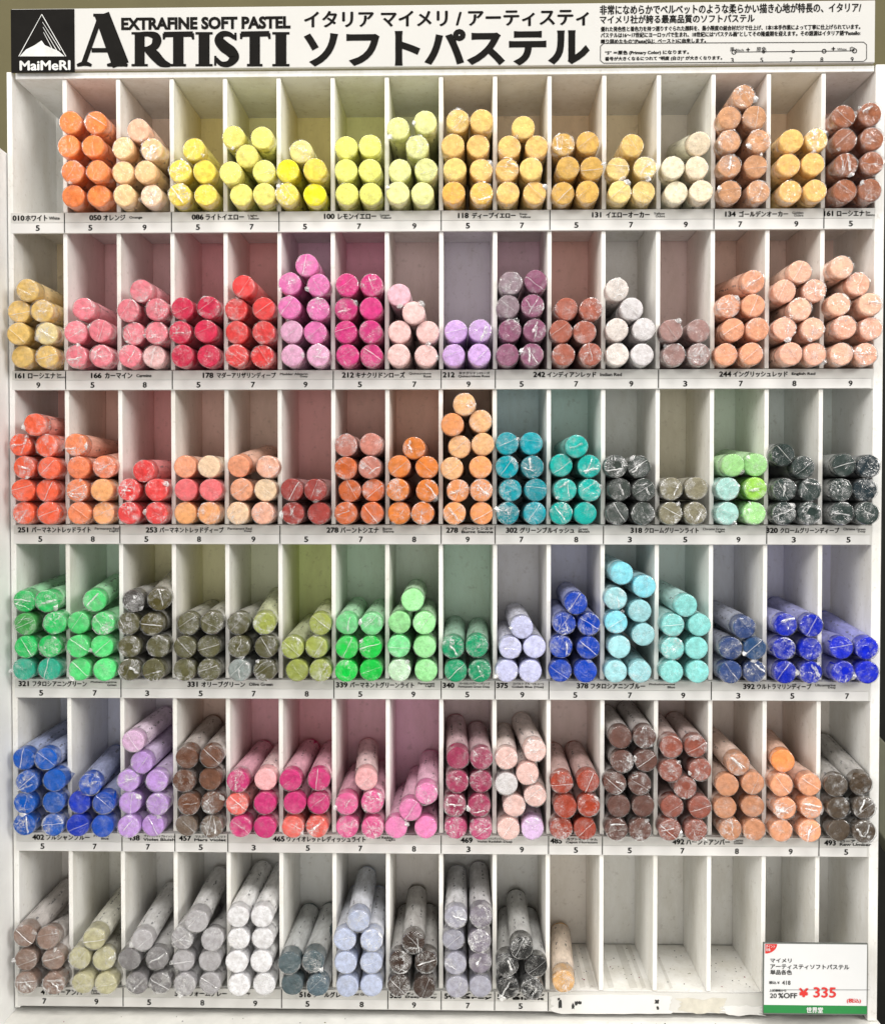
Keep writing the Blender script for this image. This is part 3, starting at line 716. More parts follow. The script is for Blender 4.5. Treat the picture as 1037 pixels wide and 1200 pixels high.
for r in range(6):
    zt = (TOPZ if r == 0 else FZ[r - 1] - ST) - 0.0003
    for k in range(1, NC):
        m = MB()
        cl, cr_ = cell_bleed_dust(r, k - 1, 0.5), cell_bleed_dust(r, k, 0.5)  # inner ends carry painted colour bounce and dust, fronts stay white
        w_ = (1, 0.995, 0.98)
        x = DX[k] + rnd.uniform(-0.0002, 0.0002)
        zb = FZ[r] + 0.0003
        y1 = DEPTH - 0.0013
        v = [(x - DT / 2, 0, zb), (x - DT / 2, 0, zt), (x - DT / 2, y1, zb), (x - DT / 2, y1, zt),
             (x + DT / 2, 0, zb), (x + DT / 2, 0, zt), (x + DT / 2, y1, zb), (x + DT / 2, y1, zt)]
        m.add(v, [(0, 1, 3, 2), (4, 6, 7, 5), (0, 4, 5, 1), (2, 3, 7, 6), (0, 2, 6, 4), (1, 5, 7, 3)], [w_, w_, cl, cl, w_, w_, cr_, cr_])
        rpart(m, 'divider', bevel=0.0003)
for s, x in ((-1, XL), (1, XR)):
    m = MB()
    m.box(x - DT / 2 - (0.0012 if s > 0 else 0.0008), x + DT / 2 + (0.0022 if s > 0 else 0), -0.0015, DEPTH + 0.004, LZ[5] - (0.004 if s > 0 else 0.0012), TOPZ + 0.0045)
    rpart(m, 'side_board', bevel=0.0005)
m = MB()
m.box(SX0 + DT + 0.002, SX1 - DT - 0.002, -0.001, DEPTH + 0.0045, TOPZ, TOPZ + 0.0040)
rpart(m, 'top_board', bevel=0.0005)

# label strips under every row of compartments
YL = -0.0016
for r in range(6):
    m = MB()
    m.box(SX0 + 0.001, SX1 - 0.0035, YL + 0.0004, -0.0002, LZ[r], FZ[r] - 0.0003)
    rail = rpart(m, 'label_rail', M_LABEL, attrs=False)
    zm = P(540, FLOOR_PX[r] + (LABEL_PX[r] - FLOOR_PX[r]) * 0.50).z
    def py_of(px, frac):
        """photo y of the strip at px, frac 0 top .. 1 bottom"""
        z = FZ[r] + (LZ[r] - FZ[r]) * frac
        lo, hi = 0.0, 1250.0
        for _ in range(40):
            mid = (lo + hi) / 2
            if P(px, mid, YL).z > z: lo = mid
            else: hi = mid
        return lo
    ink = MB()
    nend = NC if r < 5 else 10
    m = MB()
    m.box(SX0 + 0.0012, DX[nend] + (-0.004 if nend == NC else 0), YL, YL + 0.0003, LZ[r] + 0.0003, zm - 0.0001)
    ns = rpart(m, 'number_strip', M_NUMBER, attrs=False)
    for c, ch in enumerate(NUMBERS[r]):
        if ch == ' ': continue
        X = (DX[c] + DX[c + 1]) / 2
        # photo x of the cell centre
        lo, hi = 0.0, 1037.0
        ymid = py_of(518, 0.74)
        for _ in range(40):
            mid = (lo + hi) / 2
            if P(mid, ymid, YL).x < X: lo = mid
            else: hi = mid
        px = lo + rnd.uniform(-1.0, 1.0)
        yc = py_of(px, 0.74)
        text(ink, ch, px - 2.1, px + 2.1, yc - 3.1, yc + 3.1, YL - 0.00015, 0.03)
        rpart(ink, 'numeral', M_INK, attrs=False, parent=ns)
        ink = MB()
    for (c0, c1, tx, words, eng, small) in LABELS[r]:
        m = MB()
        gl, gr = DX[c0] + 0.0005, DX[c1 + 1] - 0.0001
        if c0 == 0: gl = SX0 + 0.0014
        if c1 == NC - 1: gr = DX[NC] - 0.004
        m.box(gl, gr, YL - 0.0001, YL + 0.0003, zm + 0.0001, FZ[r] - 0.0004)
        card = rpart(m, 'name_label', M_LABEL, attrs=False)
        ink = MB()
        if c1 < NC - 1:
            ink.box(gr, gr + 0.0005, YL - 0.00025, YL + 0.0002, LZ[r] + 0.0006, FZ[r] - 0.0006)
        num, _, kana = words.partition(' ')
        one = (c0 == c1)
        x = tx
        yc = py_of(tx + 20, 0.27)
        if num:
            text(ink, num, x, x - 1, yc - 2.9, yc + 2.9, YL - 0.0003, 0.045)
            x += 15.0 if one else 16.2
        if kana and not small:
            wd = (6.35 if len(kana) < 11 else 5.75) * len(kana)
            text(ink, kana, x, x + wd, yc - 3.3, yc + 3.3, YL - 0.0003, 0.045)
            x += wd + (2 if one else 5)
            ew_ = 1.75 if one else 2.15
            if eng:
                ew = eng.split()
                if len(ew) == 1:
                    text(ink, eng.replace('-', ' '), x, x + len(eng) * 2.5, yc - 1.8, yc + 1.8, YL - 0.0003, 0.03)
                else:
                    a, b = ' '.join(ew[:-1]), ew[-1]
                    wmax = max(len(a), len(b)) * ew_
                    text(ink, a, x, x + len(a) * ew_, yc - 2.9, yc - 0.2, YL - 0.0003, 0.02)
                    text(ink, b, x + wmax - len(b) * ew_, x + wmax, yc + 0.2, yc + 2.9, YL - 0.0003, 0.02)
        elif kana:
            wmax = 60 - 16.2 - 4
            if c1 > c0: wmax = 44
            text(ink, kana, x + 4, x + wmax, yc - 3.4, yc - 0.5, YL - 0.0003, 0.04)
            if eng: text(ink, eng, x + 3, x + wmax, yc + 0.4, yc + 3.4, YL - 0.0003, 0.03)
        if ink.v: rpart(ink, 'lettering', M_INK, attrs=False, parent=card)

# torn label remains at the right of the lowest strip
def blob(px0, px1, py0, py1, seed, n=26, rough=0.22):
    rr = random.Random(seed)
    pts = []
    for i in range(n):
        a = 2 * math.pi * i / n
        k = 1 + rr.uniform(-rough, rough)
        ex = max(-1, min(1, 1.35 * math.cos(a))) * k; ey = max(-1, min(1, 1.35 * math.sin(a))) * k
        p = P((px0 + px1) / 2 + (px1 - px0) / 2 * ex, (py0 + py1) / 2 - (py1 - py0) / 2 * ey, 0)
        pts.append((p.x, p.z))
    return pts
m = MB(); m.plate(blob(646, 786, 1165, 1187, 3, 40, 0.05), YL + 0.0001, 0.00025)
rpart(m, 'torn_label', M_NUMBER, attrs=False)
m = MB(); m.plate(blob(795, 846, 1170, 1186, 5), YL + 0.00015, 0.0002)
rpart(m, 'glue_stain', M_GLUE, attrs=False)
m = MB(); m.plate(blob(846, 892, 1178, 1189, 8), YL + 0.0001, 0.00025)
rpart(m, 'torn_label', M_NUMBER, attrs=False)
m = MB()
for i, (x, y, sx, sy) in enumerate(((656, 1176, 1.6, 4.5), (654.5, 1170, 1.2, 1.5), (671, 1178, 1.5, 3), (674.5, 1175, 1.5, 2.5), (678.5, 1174, 2.2, 1.6), (769, 1173, 2.2, 2.2), (770, 1180, 1.2, 2))):
    m.plate(blob(x - sx, x + sx, y - sy, y + sy, 20 + i, 12, 0.3), YL - 0.0001 - 0.00001 * i, 0.0002)
rpart(m, 'ink_smudge', M_GREYINK, attrs=False)

# ------------------------------------------------------------------ header sign
ZT, ZB = P(518, 8.2, 0).z, P(518, 80.2, 0).z
BX0, BX1 = P(16.5, 50).x, P(1022.5, 40).x
YS = -0.0035
sign = tag(empty('header_sign', ((BX0 + BX1) / 2, 0, ZB)), 'long white header board with bold black pastel lettering standing on the rack top', 'sign')
so = Vector(sign.location)
def spart(mb, name, mat, parent=None, bevel=0):
    mb.v = [tuple(Vector(v) - so) for v in mb.v]
    return mb.build(name, mat, parent or sign, bevel)
m = MB(); m.box(BX0, BX1, YS, YS + 0.003, ZB, ZT)
board = spart(m, 'board', M_SIGN, bevel=0.0004)
m = MB()
lx0, lx1 = BX0 - 0.0002, P(87.5, 50, YS).x
m.box(lx0, lx1, YS - 0.0003, YS + 0.0001, ZB - 0.0018, ZT - 0.0005)
logo = spart(m, 'logo_patch', M_SIGNINK)
YI = YS - 0.0006
m = MB()
strip(m, [(52.3, 20), (25.5, 69)], [0.7, 0.9], YI); strip(m, [(52.3, 20), (80.5, 69)], [0.9, 0.9], YI)
for k, (ty, bx) in enumerate(((29, 74), (35, 70), (41, 66))):
    strip(m, [(53.2 + k * 0.6, ty), (bx, 62 + k * 0.5)], [0.5, 0.9], YI)
quad(m, [(26.5, 69), (34, 61), (44, 56), (52, 50.5), (56, 56), (63, 59), (72, 63), (79, 69)], YI)
text(m, 'MaiMeRI', 23.5, 82, 71.0, 81.8, YI, 0.035)
spart(m, 'lettering', M_SILVER, parent=logo)
YI = YS - 0.0002
m = MB()
text(m, 'EXTRAFINE SOFT PASTEL', 142, 340.5, 20.0, 34.8, YI, 0.066)
# large serif word: A R T I S T I as brush strokes
def S(pts, ws, k=1.16): strip(m, pts, [v * k for v in ws], YI)
S([(121, 20), (100, 79)], [5, 5]); S([(122, 19.6), (144, 79)], [15, 17]); S([(110, 61.5), (136, 61.5)], [4.5, 4.5])
S([(93, 79.3), (97, 78), (103, 77), (110, 79.3)], [2.5, 4, 5, 2.5]); S([(128, 79), (136, 78), (145, 77.5), (152, 79.3)], [2.5, 5, 5.5, 2.5])
S([(112, 20.6), (130, 20.6)], [3, 3])
def serif(cx, w, top, bot):
    for y, d in ((top + 1.1, 1), (bot - 1.1, -1)):
        S([(cx - w, y), (cx + w, y)], [2.4, 2.4]); S([(cx - w * 0.62, y + d * 1.6), (cx + w * 0.62, y + d * 1.6)], [2.0, 2.0])
top, bot = 40.6, 80.0
S([(166, top), (166, bot)], [10, 10]); serif(166, 9.5, top, bot)
S([(166, 43.2), (176, 42.6), (184, 45), (186, 50.5), (183, 57), (175, 60), (167, 60.2)], [5, 5, 8, 9.5, 8, 5, 5])
S([(176, 60), (184, 68), (192, 76), (202, 79.2)], [9, 10.5, 9, 3])
S([(211, top), (211, bot)], [10.5, 10.5]); S([(194, 43.2), (228, 42.6)], [5.5, 5.5]); S([(195, 42), (194, 49)], [4, 2]); S([(227, 42), (228.5, 49)], [4, 2])
S([(202, bot - 1.1), (220, bot - 1.1)], [2.6, 2.6])
S([(241, top), (241, bot)], [11, 11]); serif(241, 10, top, bot)
S([(277, 47.5), (270, 42.8), (262, 43), (258.5, 49.5), (264, 57), (272, 63), (276, 70), (270, 77), (261, 77.3), (254.5, 71)], [3.5, 5, 6.5, 9.5, 11.5, 11.5, 10, 6.5, 5, 3.5])
S([(277.5, 41), (277.8, 50)], [2.2, 2.2]); S([(254.2, 68), (254, 79.5)], [2.2, 2.2])
S([(300, top), (300, bot)], [10.5, 10.5]); S([(284, 42.8), (317, 42.2)], [5.5, 5.5]); S([(285, 42), (284, 48.5)], [4, 2]); S([(316, 42), (317.5, 48.5)], [4, 2])
S([(291, bot - 1.1), (309, bot - 1.1)], [2.6, 2.6])
S([(330.5, top), (330.5, bot)], [11, 11]); serif(330.5, 10, top, bot)
text(m, 'イタリア マイメリ / アーティスティ', 357, 689.5, 12.8, 32, YI, 0.035)
text(m, 'ソフトパステル', 356, 691, 35, 78.5, YI, 0.06)
text(m, '非常になめらかでベルベットのような柔らかい描き心地が特長の、イタリア/', 703, 1009, 5.5, 16.5, YI, 0.032)
text(m, 'マイメリ社が誇る最高品質のソフトパステル', 703, 884, 17.5, 27.3, YI, 0.032)
text(m, '優れた発色性と着色力を持つ選りすぐられた顔料を、最小限度の結合材だけで仕上げ、1本1本手作業によって丁寧に仕上げられています。', 704, 1008, 30.6, 36.4, YI, 0.042)
text(m, 'パステルは16～17世紀にヨーロッパで生まれ、18世紀には“パステル画”としてその隆盛期を迎えます。その語源はイタリア語“Pastello:', 704, 1008, 37.8, 43.6, YI, 0.042)
text(m, '練り固めたもの”(Paste[仏]：ペースト)に由来します。', 704, 827, 45.4, 51, YI, 0.042)
text(m, '“5” ＝原色 (Primary Color) になります。', 709, 807, 58.8, 64.2, YI, 0.042)
text(m, '番号が大きくなるにつれて “明度 (白さ)” が大きくなります。', 709, 846, 66.0, 71.2, YI, 0.042)
box = [(706, 53.5), (1009, 52), (1012.5, 55), (1012.5, 71.5), (1009, 74.5), (706, 76.5), (702.5, 73.5), (702.5, 57)]
for i in range(8):
    a, b = box[i], box[(i + 1) % 8]
    S([a, b], [0.6, 0.6])
S([(858, 63.6), (998.5, 62.2)], [0.6, 0.6])
for px, r, ch in ((858, 2.4, '3'), (892.5, 1.4, '5'), (927, 1.5, '7'), (963, 2.2, '8'), (998.5, 2.4, '9')):
    ring(m, px, 63.6 - (px - 858) * 0.01, r, 0.9, YI)
    text(m, ch, px - 1.7, px + 1.7, 67.4 - (px - 858) * 0.008, 72.6 - (px - 858) * 0.008, YI, 0.015)
text(m, '黒', 855.5, 860.5, 54.8, 59.6, YI, 0.015); text(m, 'Black', 862, 872, 56.6, 59.4, YI, 0.01); text(m, '+', 874.5, 878.5, 55.5, 59.5, YI, 0.03)
text(m, '原色', 886.5, 898, 54.3, 59.5, YI, 0.015)
text(m, '+', 974.5, 978.5, 54.5, 58.5, YI, 0.03); text(m, 'White', 981, 992, 55.6, 58.6, YI, 0.01); text(m, '白', 996, 1001, 54, 59, YI, 0.015)
spart(m, 'lettering', M_SIGNINK, parent=board)

# crumbs of pigment lying in the emptied bays and on the counter edge
cr = MB()
rc = random.Random(77)
for _ in range(150):
    if rc.random() < 0.72:
        c = rc.choice((10, 10, 11, 12, 13, 13, 14)); x = rc.uniform(DX[c] + 0.003, DX[c + 1] - 0.003); y = rc.uniform(0.004, DEPTH - 0.004); z = FZ[5] + 0.0003
    else:
        x = rc.uniform(SX0 + 0.01, SX1 - 0.04); y = rc.uniform(-0.017, -0.005); z = LZ[5] - 0.0040
    r_ = rc.uniform(0.0002, 0.0007)
    v = [(x + r_ * rc.uniform(0.6, 1.3) * math.cos(k * 1.26), y + r_ * rc.uniform(0.6, 1.3) * math.sin(k * 1.26), z) for k in range(5)] + [(x, y, z + r_ * 0.7)]
    cr.add(v, [(k, (k + 1) % 5, 5) for k in range(5)], tuple(0.6 * q for q in lin(PAL[rc.choice(('soft_grey', 'brown', 'charcoal', 'tan', 'dark_taupe', 'khaki', 'rose'))])))
tag(cr.build('chalk_crumbs', M_CHALK, attrs=True), 'tiny crumbs of chalk scattered in the emptied bays', 'crumbs', kind='stuff')

# ------------------------------------------------------------------ price card
YP = -0.0125
def pq(x): return 880 + x * 0.1514
def pv(y): return 1090 + y * 0.1514
cx0, cx1 = P(894.2, 1147, YP).x, P(1016.6, 1147, YP).x
cz1, cz0 = P(955, 1105.8, YP).z, P(955, 1189.6, YP).z
card = tag(empty('price_card', ((cx0 + cx1) / 2, YP, cz0)), 'white price card with red price and green band leaning before the empty compartments', 'price card')
so2 = Vector(card.location)
def cpart(mb, name, mat, parent=None, bevel=0):
    mb.v = [tuple(Vector(v) - so2) for v in mb.v]
    return mb.build(name, mat, parent or card, bevel)
m = MB(); m.box(cx0, cx1, YP, YP + 0.0012, cz0, cz1)
cpart(m, 'backing', M_CARDEDGE)
gz = P(955, pv(585), YP).z
m = MB(); m.box(cx0 + 0.0006, cx1 - 0.0006, YP - 0.0002, YP + 0.0002, gz, cz1 - 0.0006)
face = cpart(m, 'card_face', M_CARD)
m = MB(); m.box(cx0 + 0.0004, cx1 - 0.0004, YP - 0.0002, YP + 0.0002, cz0 + 0.0009, gz - 0.00005)
band = cpart(m, 'green_band', M_GREEN)
YC = YP - 0.0004
m = MB()
def T(s, x0, x1, y0, y1, bold=0.0): text(m, s, pq(x0), pq(x1), pv(y0), pv(y1), YC, bold)
T('マイメリ', 150, 313, 222, 254, 0.025); T('アーティスティソフトパステル', 150, 760, 266, 304, 0.025); T('単品各色', 150, 316, 311, 348, 0.03)
T('税込 ¥', 140, 220, 398, 421, 0.035); T('418', 241, 305, 395, 427, 0.02); T('上記価格から', 142, 272, 460, 480, 0.035)
T('20', 147, 198, 494, 529, 0.02); T('%OFF', 212, 356, 491, 530, 0.03)
strip(m, [(pq(142), pv(384)), (pq(850), pv(384))], [0.45, 0.45], YC)
cpart(m, 'lettering', M_GREYINK, parent=face)
m = MB()
T('¥', 375, 440, 456, 520, 0.05); T('335', 486, 655, 447, 524, 0.03); T('(税込)', 742, 850, 534, 570, 0.035)
q = [P(pq(110), pv(111), YC)]
for i in range(13):
    a = math.pi / 2 * i / 12
    q.append(P(pq(110 + 92 * math.cos(a)), pv(111 + 74 * math.sin(a)), YC))
m.poly([(v.x, YC, v.z) for v in q])
cpart(m, 'red_print', M_RED, parent=face)
m = MB()
YC = YP - 0.0006
T('ポイント', 114, 186, 116, 140, 0.02); T('対象', 114, 150, 144, 166, 0.02); T('世界堂', 430, 556, 600, 645, 0.035)
cpart(m, 'lettering', M_CARD, parent=band)

# ------------------------------------------------------------------ surroundings
m = MB(); m.box(-1.6, 1.6, 0.12, 0.14, -1.2, 1.2)
tag(m.build('wall', M_WALL), kind='structure')
zl = LZ[5] - 0.0045
m = MB(); m.box(SX0 - 0.06, SX1 + 0.004, -0.30, 0.115, zl - 0.018, zl)
for i in range(1): pass
tag(m.build('counter_board', M_LEDGE, bevel=0.001), 'stained white counter board carrying the rack', 'counter')
m = MB()
xs0, xs1 = P(0, 1196).x, 0
def strip_paper(a, b, y0, y1): m.box(P(a, 1190).x, P(b, 1190).x, y0, y1, zl, zl + 0.0004)
strip_paper(-20, 585, -0.022, -0.0045); strip_paper(590, 708, -0.024, -0.005); strip_paper(711, 890, -0.0235, -0.0048)
tag(m.build('old_paper_strip', M_LEDGE), 'old white paper strips taped to the counter below the rack', 'paper strip')
m = MB()
xp = SX0 - 0.0016
m.box(xp - 0.012, xp, -0.25, 0.11, zl, P(6, 172, -0.01).z)
tag(m.build('side_panel', M_PANEL, bevel=0.0008), 'pale grey upright panel beside the rack on its left', 'panel')
m = MB(); m.box(SX1 + 0.006, SX1 + 0.30, 0.055, 0.075, -0.6, TOPZ + 0.002)  # black sheet added in place of the shaded gap
tag(m.build('dark_gap_sheet', M_DARK), 'black sheet standing in for the dark gap beside the rack on its right', 'panel')
m = MB()
q0 = P(1030, 866, 0.03); q1 = P(1037, 1000, 0.03)
m.plate([(P(1029.5, 862, .03).x, P(1029, 862, .03).z), (P(1050, 884, .03).x, P(1050, 884, .03).z), (P(1050, 1010, .03).x, P(1050, 1010, .03).z), (P(1037, 985, .03).x, P(1037, 985, .03).z), (P(1030, 975, .03).x, P(1030, 975, .03).z)], 0.03, 0.02)
tag(m.build('paper_pad', M_BIN, bevel=0.001), 'dull olive pad poking out of the dark gap beside the rack', 'pad')

# ------------------------------------------------------------------ pastel sticks
SEG = 26
def frame_of(face, tail):
    d = (tail - face)
    L = d.length
    y = d.normalized()
    x = y.cross(Vector((0, 0, 1))).normalized() * 1.0
    z = x.cross(y).normalized()
    return x, y, z, L

def make_stick(s, idx, core, film, band, origin):
    rr = random.Random(1000 + idx)
    X, Yd, Z, L = frame_of(s['face'], s['tail'])
    o = s['face'] - origin
    R = R_STICK - 0.00028
    base = lin(PAL[s['c']])
    k = rr.uniform(0.90, 1.06)
    colr = tuple(min(0.93, c * k) for c in base)
    def pt(rad, ang, y):
        return o + X * (rad * math.cos(ang)) + Z * (rad * math.sin(ang)) + Yd * y
    sd = Vector((rr.uniform(0, 90), rr.uniform(0, 90), rr.uniform(0, 90)))
    tilt, ta = rr.uniform(0, 0.17) * rr.random(), rr.uniform(0, 6.28)
    # --- chalk core
    vs, fs = [pt(0, 0, 0)], []
    prof = [(0.3, 0), (0.6, 0), (0.86, 0.0), (0.955, 0.00018), (1.0, 0.0008), (1.0, 0.004), (1.0, L * 0.5), (1.0, L - 0.001), (0.93, L)]
    for pi_, (fr, y) in enumerate(prof):
        for i in range(SEG):
            a = 2 * math.pi * i / SEG
            yy = y
            if pi_ < 5:
                q = Vector((fr * math.cos(a), fr * math.sin(a), 0))
                yy += 0.00042 * noise.noise(q * 1.7 + sd) + 0.0003 * noise.noise(q * 5 + sd) + (0.0006 * max(0, noise.noise(q * 3.1 + sd * 0.6)) if fr > 0.8 else 0) + tilt * R * fr * math.cos(a - ta)
            rad = R * fr * (1 + (0.045 * noise.noise(Vector((math.cos(a) * 1.5, math.sin(a) * 1.5, y * 40)) + sd) if pi_ > 2 else 0))
            vs.append(pt(rad, a, yy))
    for i in range(SEG): fs.append((0, 1 + (i + 1) % SEG, 1 + i))
    for p_ in range(len(prof) - 1):
        for i in range(SEG):
            j = (i + 1) % SEG
            a, b = 1 + p_ * SEG, 1 + (p_ + 1) * SEG
            fs.append((a + i, a + j, b + j, b + i))
    n0 = 1 + (len(prof) - 1) * SEG
    fs.append(tuple(n0 + i for i in range(SEG)))
    core.add(vs, fs, colr, 0.0, True)
    # --- paper band round the stick
    st = rr.uniform(0.006, 0.010)
    bc = mix((0.90, 0.90, 0.895), tuple(min(0.9, c * 1.05) for c in base), (0.85, 0.78, 0.70, 0.60, 0.56, 0.42)[s['row']])  # top light painted in: bands get whiter from upper to lower rows
    vs, fs, uv = [], [], []
    rot = rr.uniform(0, 1)
    ys = [st, st + 0.012, st + 0.03, L - 0.003]
    for y in ys:
        for i in range(SEG + 1):
            a = 2 * math.pi * i / SEG
            vs.append(pt(R + 0.00022 + 0.00012 * noise.noise(Vector((math.cos(a), math.sin(a), y * 60)) + sd), a, y + (0.0006 * noise.noise(Vector((a, idx, 0))) if y == st else 0)))
            uv.append((rot + idx + i / SEG, y / 0.06 + idx * 0.37))
    for p_ in range(len(ys) - 1):
        for i in range(SEG):
            a, b = p_ * (SEG + 1), (p_ + 1) * (SEG + 1)
            fs.append((a + i, a + i + 1, b + i + 1, b + i))
    band.add(vs, fs, bc, 0.0, True, uv)
    # --- cellophane over the end
    kind = rr.choices('psch', {'p': (9, 2, 4, 0), 's': (2, 6, 6, 1), 'c': (1, 3, 9, 2), 'h': (1, 2, 5, 7)}[s['style']])[0]
    crum = {'p': 0.00012, 's': 0.0003, 'c': 0.0012, 'h': 0.0011}[kind]
    mk = {'p': 0.26, 's': 0.44, 'c': 0.88, 'h': 0.89}[kind] * rr.uniform(0.75, 1.25)
    rings = [0.0, 0.18, 0.36, 0.54, 0.72, 0.88, 0.99]
    hole = None
    if kind == 'h': hole = (rr.uniform(-0.3, 0.3), rr.uniform(-0.3, 0.3), rr.uniform(0.3, 0.5))
    cap = [(f, None) for f in rings[1:]] + [(1.035, 0.0012), (1.04, 0.006), (1.035, st + 0.001)]
    vs, ms, fs = [], [], []
    def facey(q):
        n1 = abs(noise.noise(q * 2.2 + sd)); n2 = abs(noise.noise(q * 5.2 + sd * 1.3))
        return -0.00045 - crum * (n1 * 1.3 + n2 * 0.9) + tilt * R * (q.x * math.cos(ta) + q.y * math.sin(ta))
    hx, hz, hr = hole or (0, 0, 0)
    c0 = Vector((hx, hz, 0))
    vs.append(pt(0, 0, 0) + X * (hx * R) + Z * (hz * R) + Yd * facey(c0)); ms.append(mk)
    rimk = rr.uniform(0.2, 1.3)
    for f, y in cap:
        for i in range(SEG):
            a = 2 * math.pi * i / SEG
            cxx = 1 - min(f, 1)
            q = Vector((f * math.cos(a) + hx * cxx, f * math.sin(a) + hz * cxx, 0))
            yy = facey(q) if y is None else y + 0.0003 * noise.noise(q * 4 + sd) - (0.0003 if y < 0.002 else 0)
            wob = 1 + 0.065 * noise.noise(Vector((math.cos(a) * 3, math.sin(a) * 3, (y or 0) * 200)) + sd) * (1 if f > 0.95 else 0.3)
            vs.append(o + X * (q.x * R * wob) + Z * (q.y * R * wob) + Yd * yy)
            ms.append(min(0.9, mk * (0.55 + 0.9 * abs(noise.noise(q * 1.6 + sd * 0.7)))) + (rimk * max(0, noise.noise(q * 2.1 + sd)) if f > 0.95 else 0) if y is None else max(0.16, mk * 0.6))
    nr = len(cap)
    if not hole:
        for i in range(SEG): fs.append((0, 1 + (i + 1) % SEG, 1 + i))
    for p_ in range(nr - 1):
        for i in range(SEG):
            j = (i + 1) % SEG
            if hole and p_ < 3:
                lim = hr + 0.12 * noise.noise(Vector((i * 0.7, idx, 3)))
                if (rings[p_ + 2]) < lim + 0.05: continue
            a, b = 1 + p_ * SEG, 1 + (p_ + 1) * SEG
            fs.append((a + i, a + j, b + j, b + i))
    film.add(vs, fs, (1, 1, 1), ms, True)
    # folds: doubled seams and creased ridges lying over the end
    def ribbon(p0, p1, w, lift, m_, wig):
        n = 9
        v2, f2 = [], []
        dx, dz = p1[0] - p0[0], p1[1] - p0[1]
        l = math.hypot(dx, dz) or 1
        ox, oz = -dz / l, dx / l
        for i in range(n + 1):
            t = i / n
            wg = wig * noise.noise(Vector((t * 3, idx * 1.7, p0[0] * 9)))
            q = Vector((p0[0] + dx * t + ox * wg, p0[1] + dz * t + oz * wg, 0))
            ww = w * (0.55 + 0.9 * abs(noise.noise(Vector((t * 4, idx, p0[1] * 5))))) * (1 if 0 < i < n else 0.4)
            r_ = q.length
            yb = facey(q) if r_ < 0.97 else -0.0002 + (r_ - 0.97) * 0.004
            c = o + X * (q.x * R) + Z * (q.y * R)
            e = X * (ox * ww * R) + Z * (oz * ww * R)
            v2 += [c + e + Yd * (yb - 0.0001), c + Yd * (yb - lift), c - e + Yd * (yb - 0.0001)]
            if i:
                b = 3 * i
                f2 += [(b - 3, b - 2, b + 1, b), (b - 2, b - 1, b + 2, b + 1)]
        film.add(v2, f2, (1, 1, 1), m_, False)
    if kind == 's' or (kind in 'ch' and rr.random() < 0.3):
        a = rr.choice((0.75, 0.75, 0.5, 2.3, 2.4, 0.1, 1.2)) + rr.uniform(-0.25, 0.25)
        off = rr.uniform(-0.25, 0.25)
        ca, sa = math.cos(a), math.sin(a)
        e = 1.0
        ribbon((-ca * e - sa * off, -sa * e + ca * off), (ca * e - sa * off, sa * e + ca * off), rr.uniform(0.018, 0.042), 0.0004, rr.uniform(1.05, 1.5), 0.06)
    if kind in 'ch':
        for _ in range(rr.choice((0, 0, 1, 1, 2))):
            a = rr.uniform(0, 6.28); b = a + rr.uniform(1.4, 3.6)
            ra, rb = rr.uniform(0.6, 1.0), rr.uniform(0.2, 0.95)
            ribbon((ra * math.cos(a), ra * math.sin(a)), (rb * math.cos(b), rb * math.sin(b)), rr.uniform(0.03, 0.13), rr.uniform(0.0002, 0.0007), rr.uniform(0.95, 1.3), 0.12)
    if rr.random() < (0.10 if kind == 'p' else 0.32):       # a loose corner of film sticking out past the rim
        a = rr.uniform(0, 6.28); wd = rr.uniform(0.18, 0.4); ex = rr.uniform(1.12, 1.3)
        v2 = []
        for (da, rad, y) in ((-wd, 1.02, 0.0006), (wd, 1.02, 0.0006), (wd * 0.5, (1.02 + ex) / 2, -0.0008), (-wd * 0.6, ex * 0.97, -0.0002), (0.05, ex, -0.0010), (0, 0.8, -0.0012)):
            v2.append(pt(R * rad, a + da, y))
        film.add(v2, [(0, 5, 3), (5, 1, 2), (5, 2, 4), (5, 4, 3)], (1, 1, 1), rr.uniform(0.9, 1.35), False)

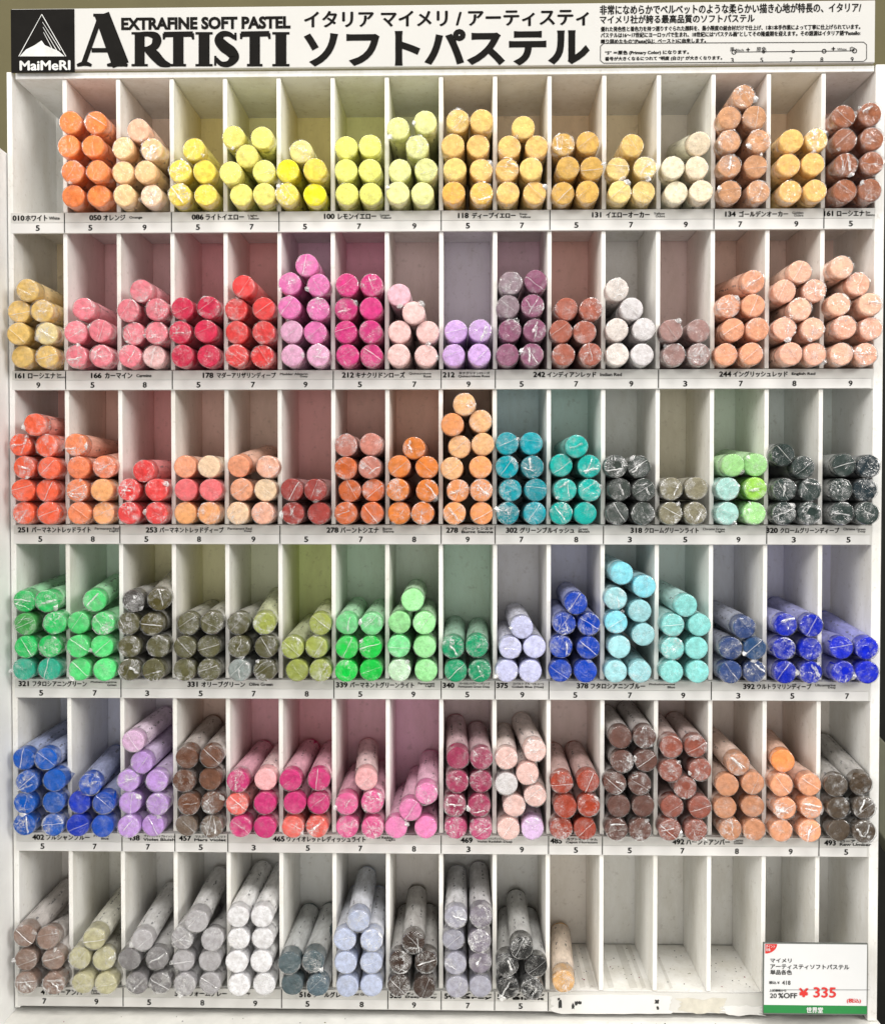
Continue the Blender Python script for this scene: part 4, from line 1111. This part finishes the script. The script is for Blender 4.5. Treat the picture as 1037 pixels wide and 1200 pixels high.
SHELF = ['top shelf', 'second shelf', 'third shelf', 'fourth shelf', 'fifth shelf', 'bottom shelf']
NTH = ['first', 'second', 'third', 'fourth', 'fifth', 'sixth', 'seventh', 'eighth', 'ninth', 'tenth', 'eleventh', 'twelfth', 'thirteenth', 'fourteenth', 'fifteenth', 'sixteenth']
for cell in cells.values():                                # layer and side of each stick in its stack
    order = sorted(cell, key=lambda s: -s['py'])
    layers = []
    for s in order:
        if layers and len(layers[-1]) < 2 and abs(layers[-1][0]['py'] - s['py']) < 14 and abs(layers[-1][0]['px'] - s['px']) > 14: layers[-1].append(s)
        else: layers.append([s])
    for k, l in enumerate(layers):
        ln = 'bottom' if k == 0 else 'top' if k == len(layers) - 1 else NTH[k]
        l.sort(key=lambda s: s['px'])
        for i, s in enumerate(l):
            s['where'] = (ln + ' layer ' + ('left' if i == 0 else 'right')) if len(l) == 2 else ('single stick of the ' + ln + ' layer')

flat = [s for key in sorted(cells) for s in cells[key]]
pile = (MB(), MB(), MB())
for idx, s in enumerate(flat):
    if MINOR and idx in MINOR:
        make_stick(s, idx, pile[0], pile[1], pile[2], Vector((0, 0, 0)))
        continue
    c, f, b = MB(), MB(), MB()
    make_stick(s, idx, c, f, b, s['face'])
    o = c.build('pastel_stick', M_CHALK, attrs=True)
    o.location = s['face']
    alone = len(cells[(s['row'], s['col'])]) == 1
    cw = s['c'].replace('_', ' ')
    if alone: lab = '%s pastel stick lying alone in the %s compartment of the %s' % (cw, NTH[s['col']], SHELF[s['row']])
    else: lab = '%s pastel stick, %s, %s compartment of %s' % (cw, s['where'], NTH[s['col']], SHELF[s['row']])
    tag(o, lab, 'pastel stick', 'wrapped pastel sticks stacked in the rack')
    f.build('wrapper', M_FILM, o, attrs=True)
    b.build('paper_band', M_BAND, o, attrs=True)
if MINOR:
    o = pile[0].build('pastel_pile', M_CHALK, attrs=True)
    tag(o, 'the other wrapped pastel sticks, mostly in the stacks of the upper three shelves', 'pastel sticks', kind='stuff')
    pile[1].build('wrapper', M_FILM, o, attrs=True)
    pile[2].build('paper_band', M_BAND, o, attrs=True)
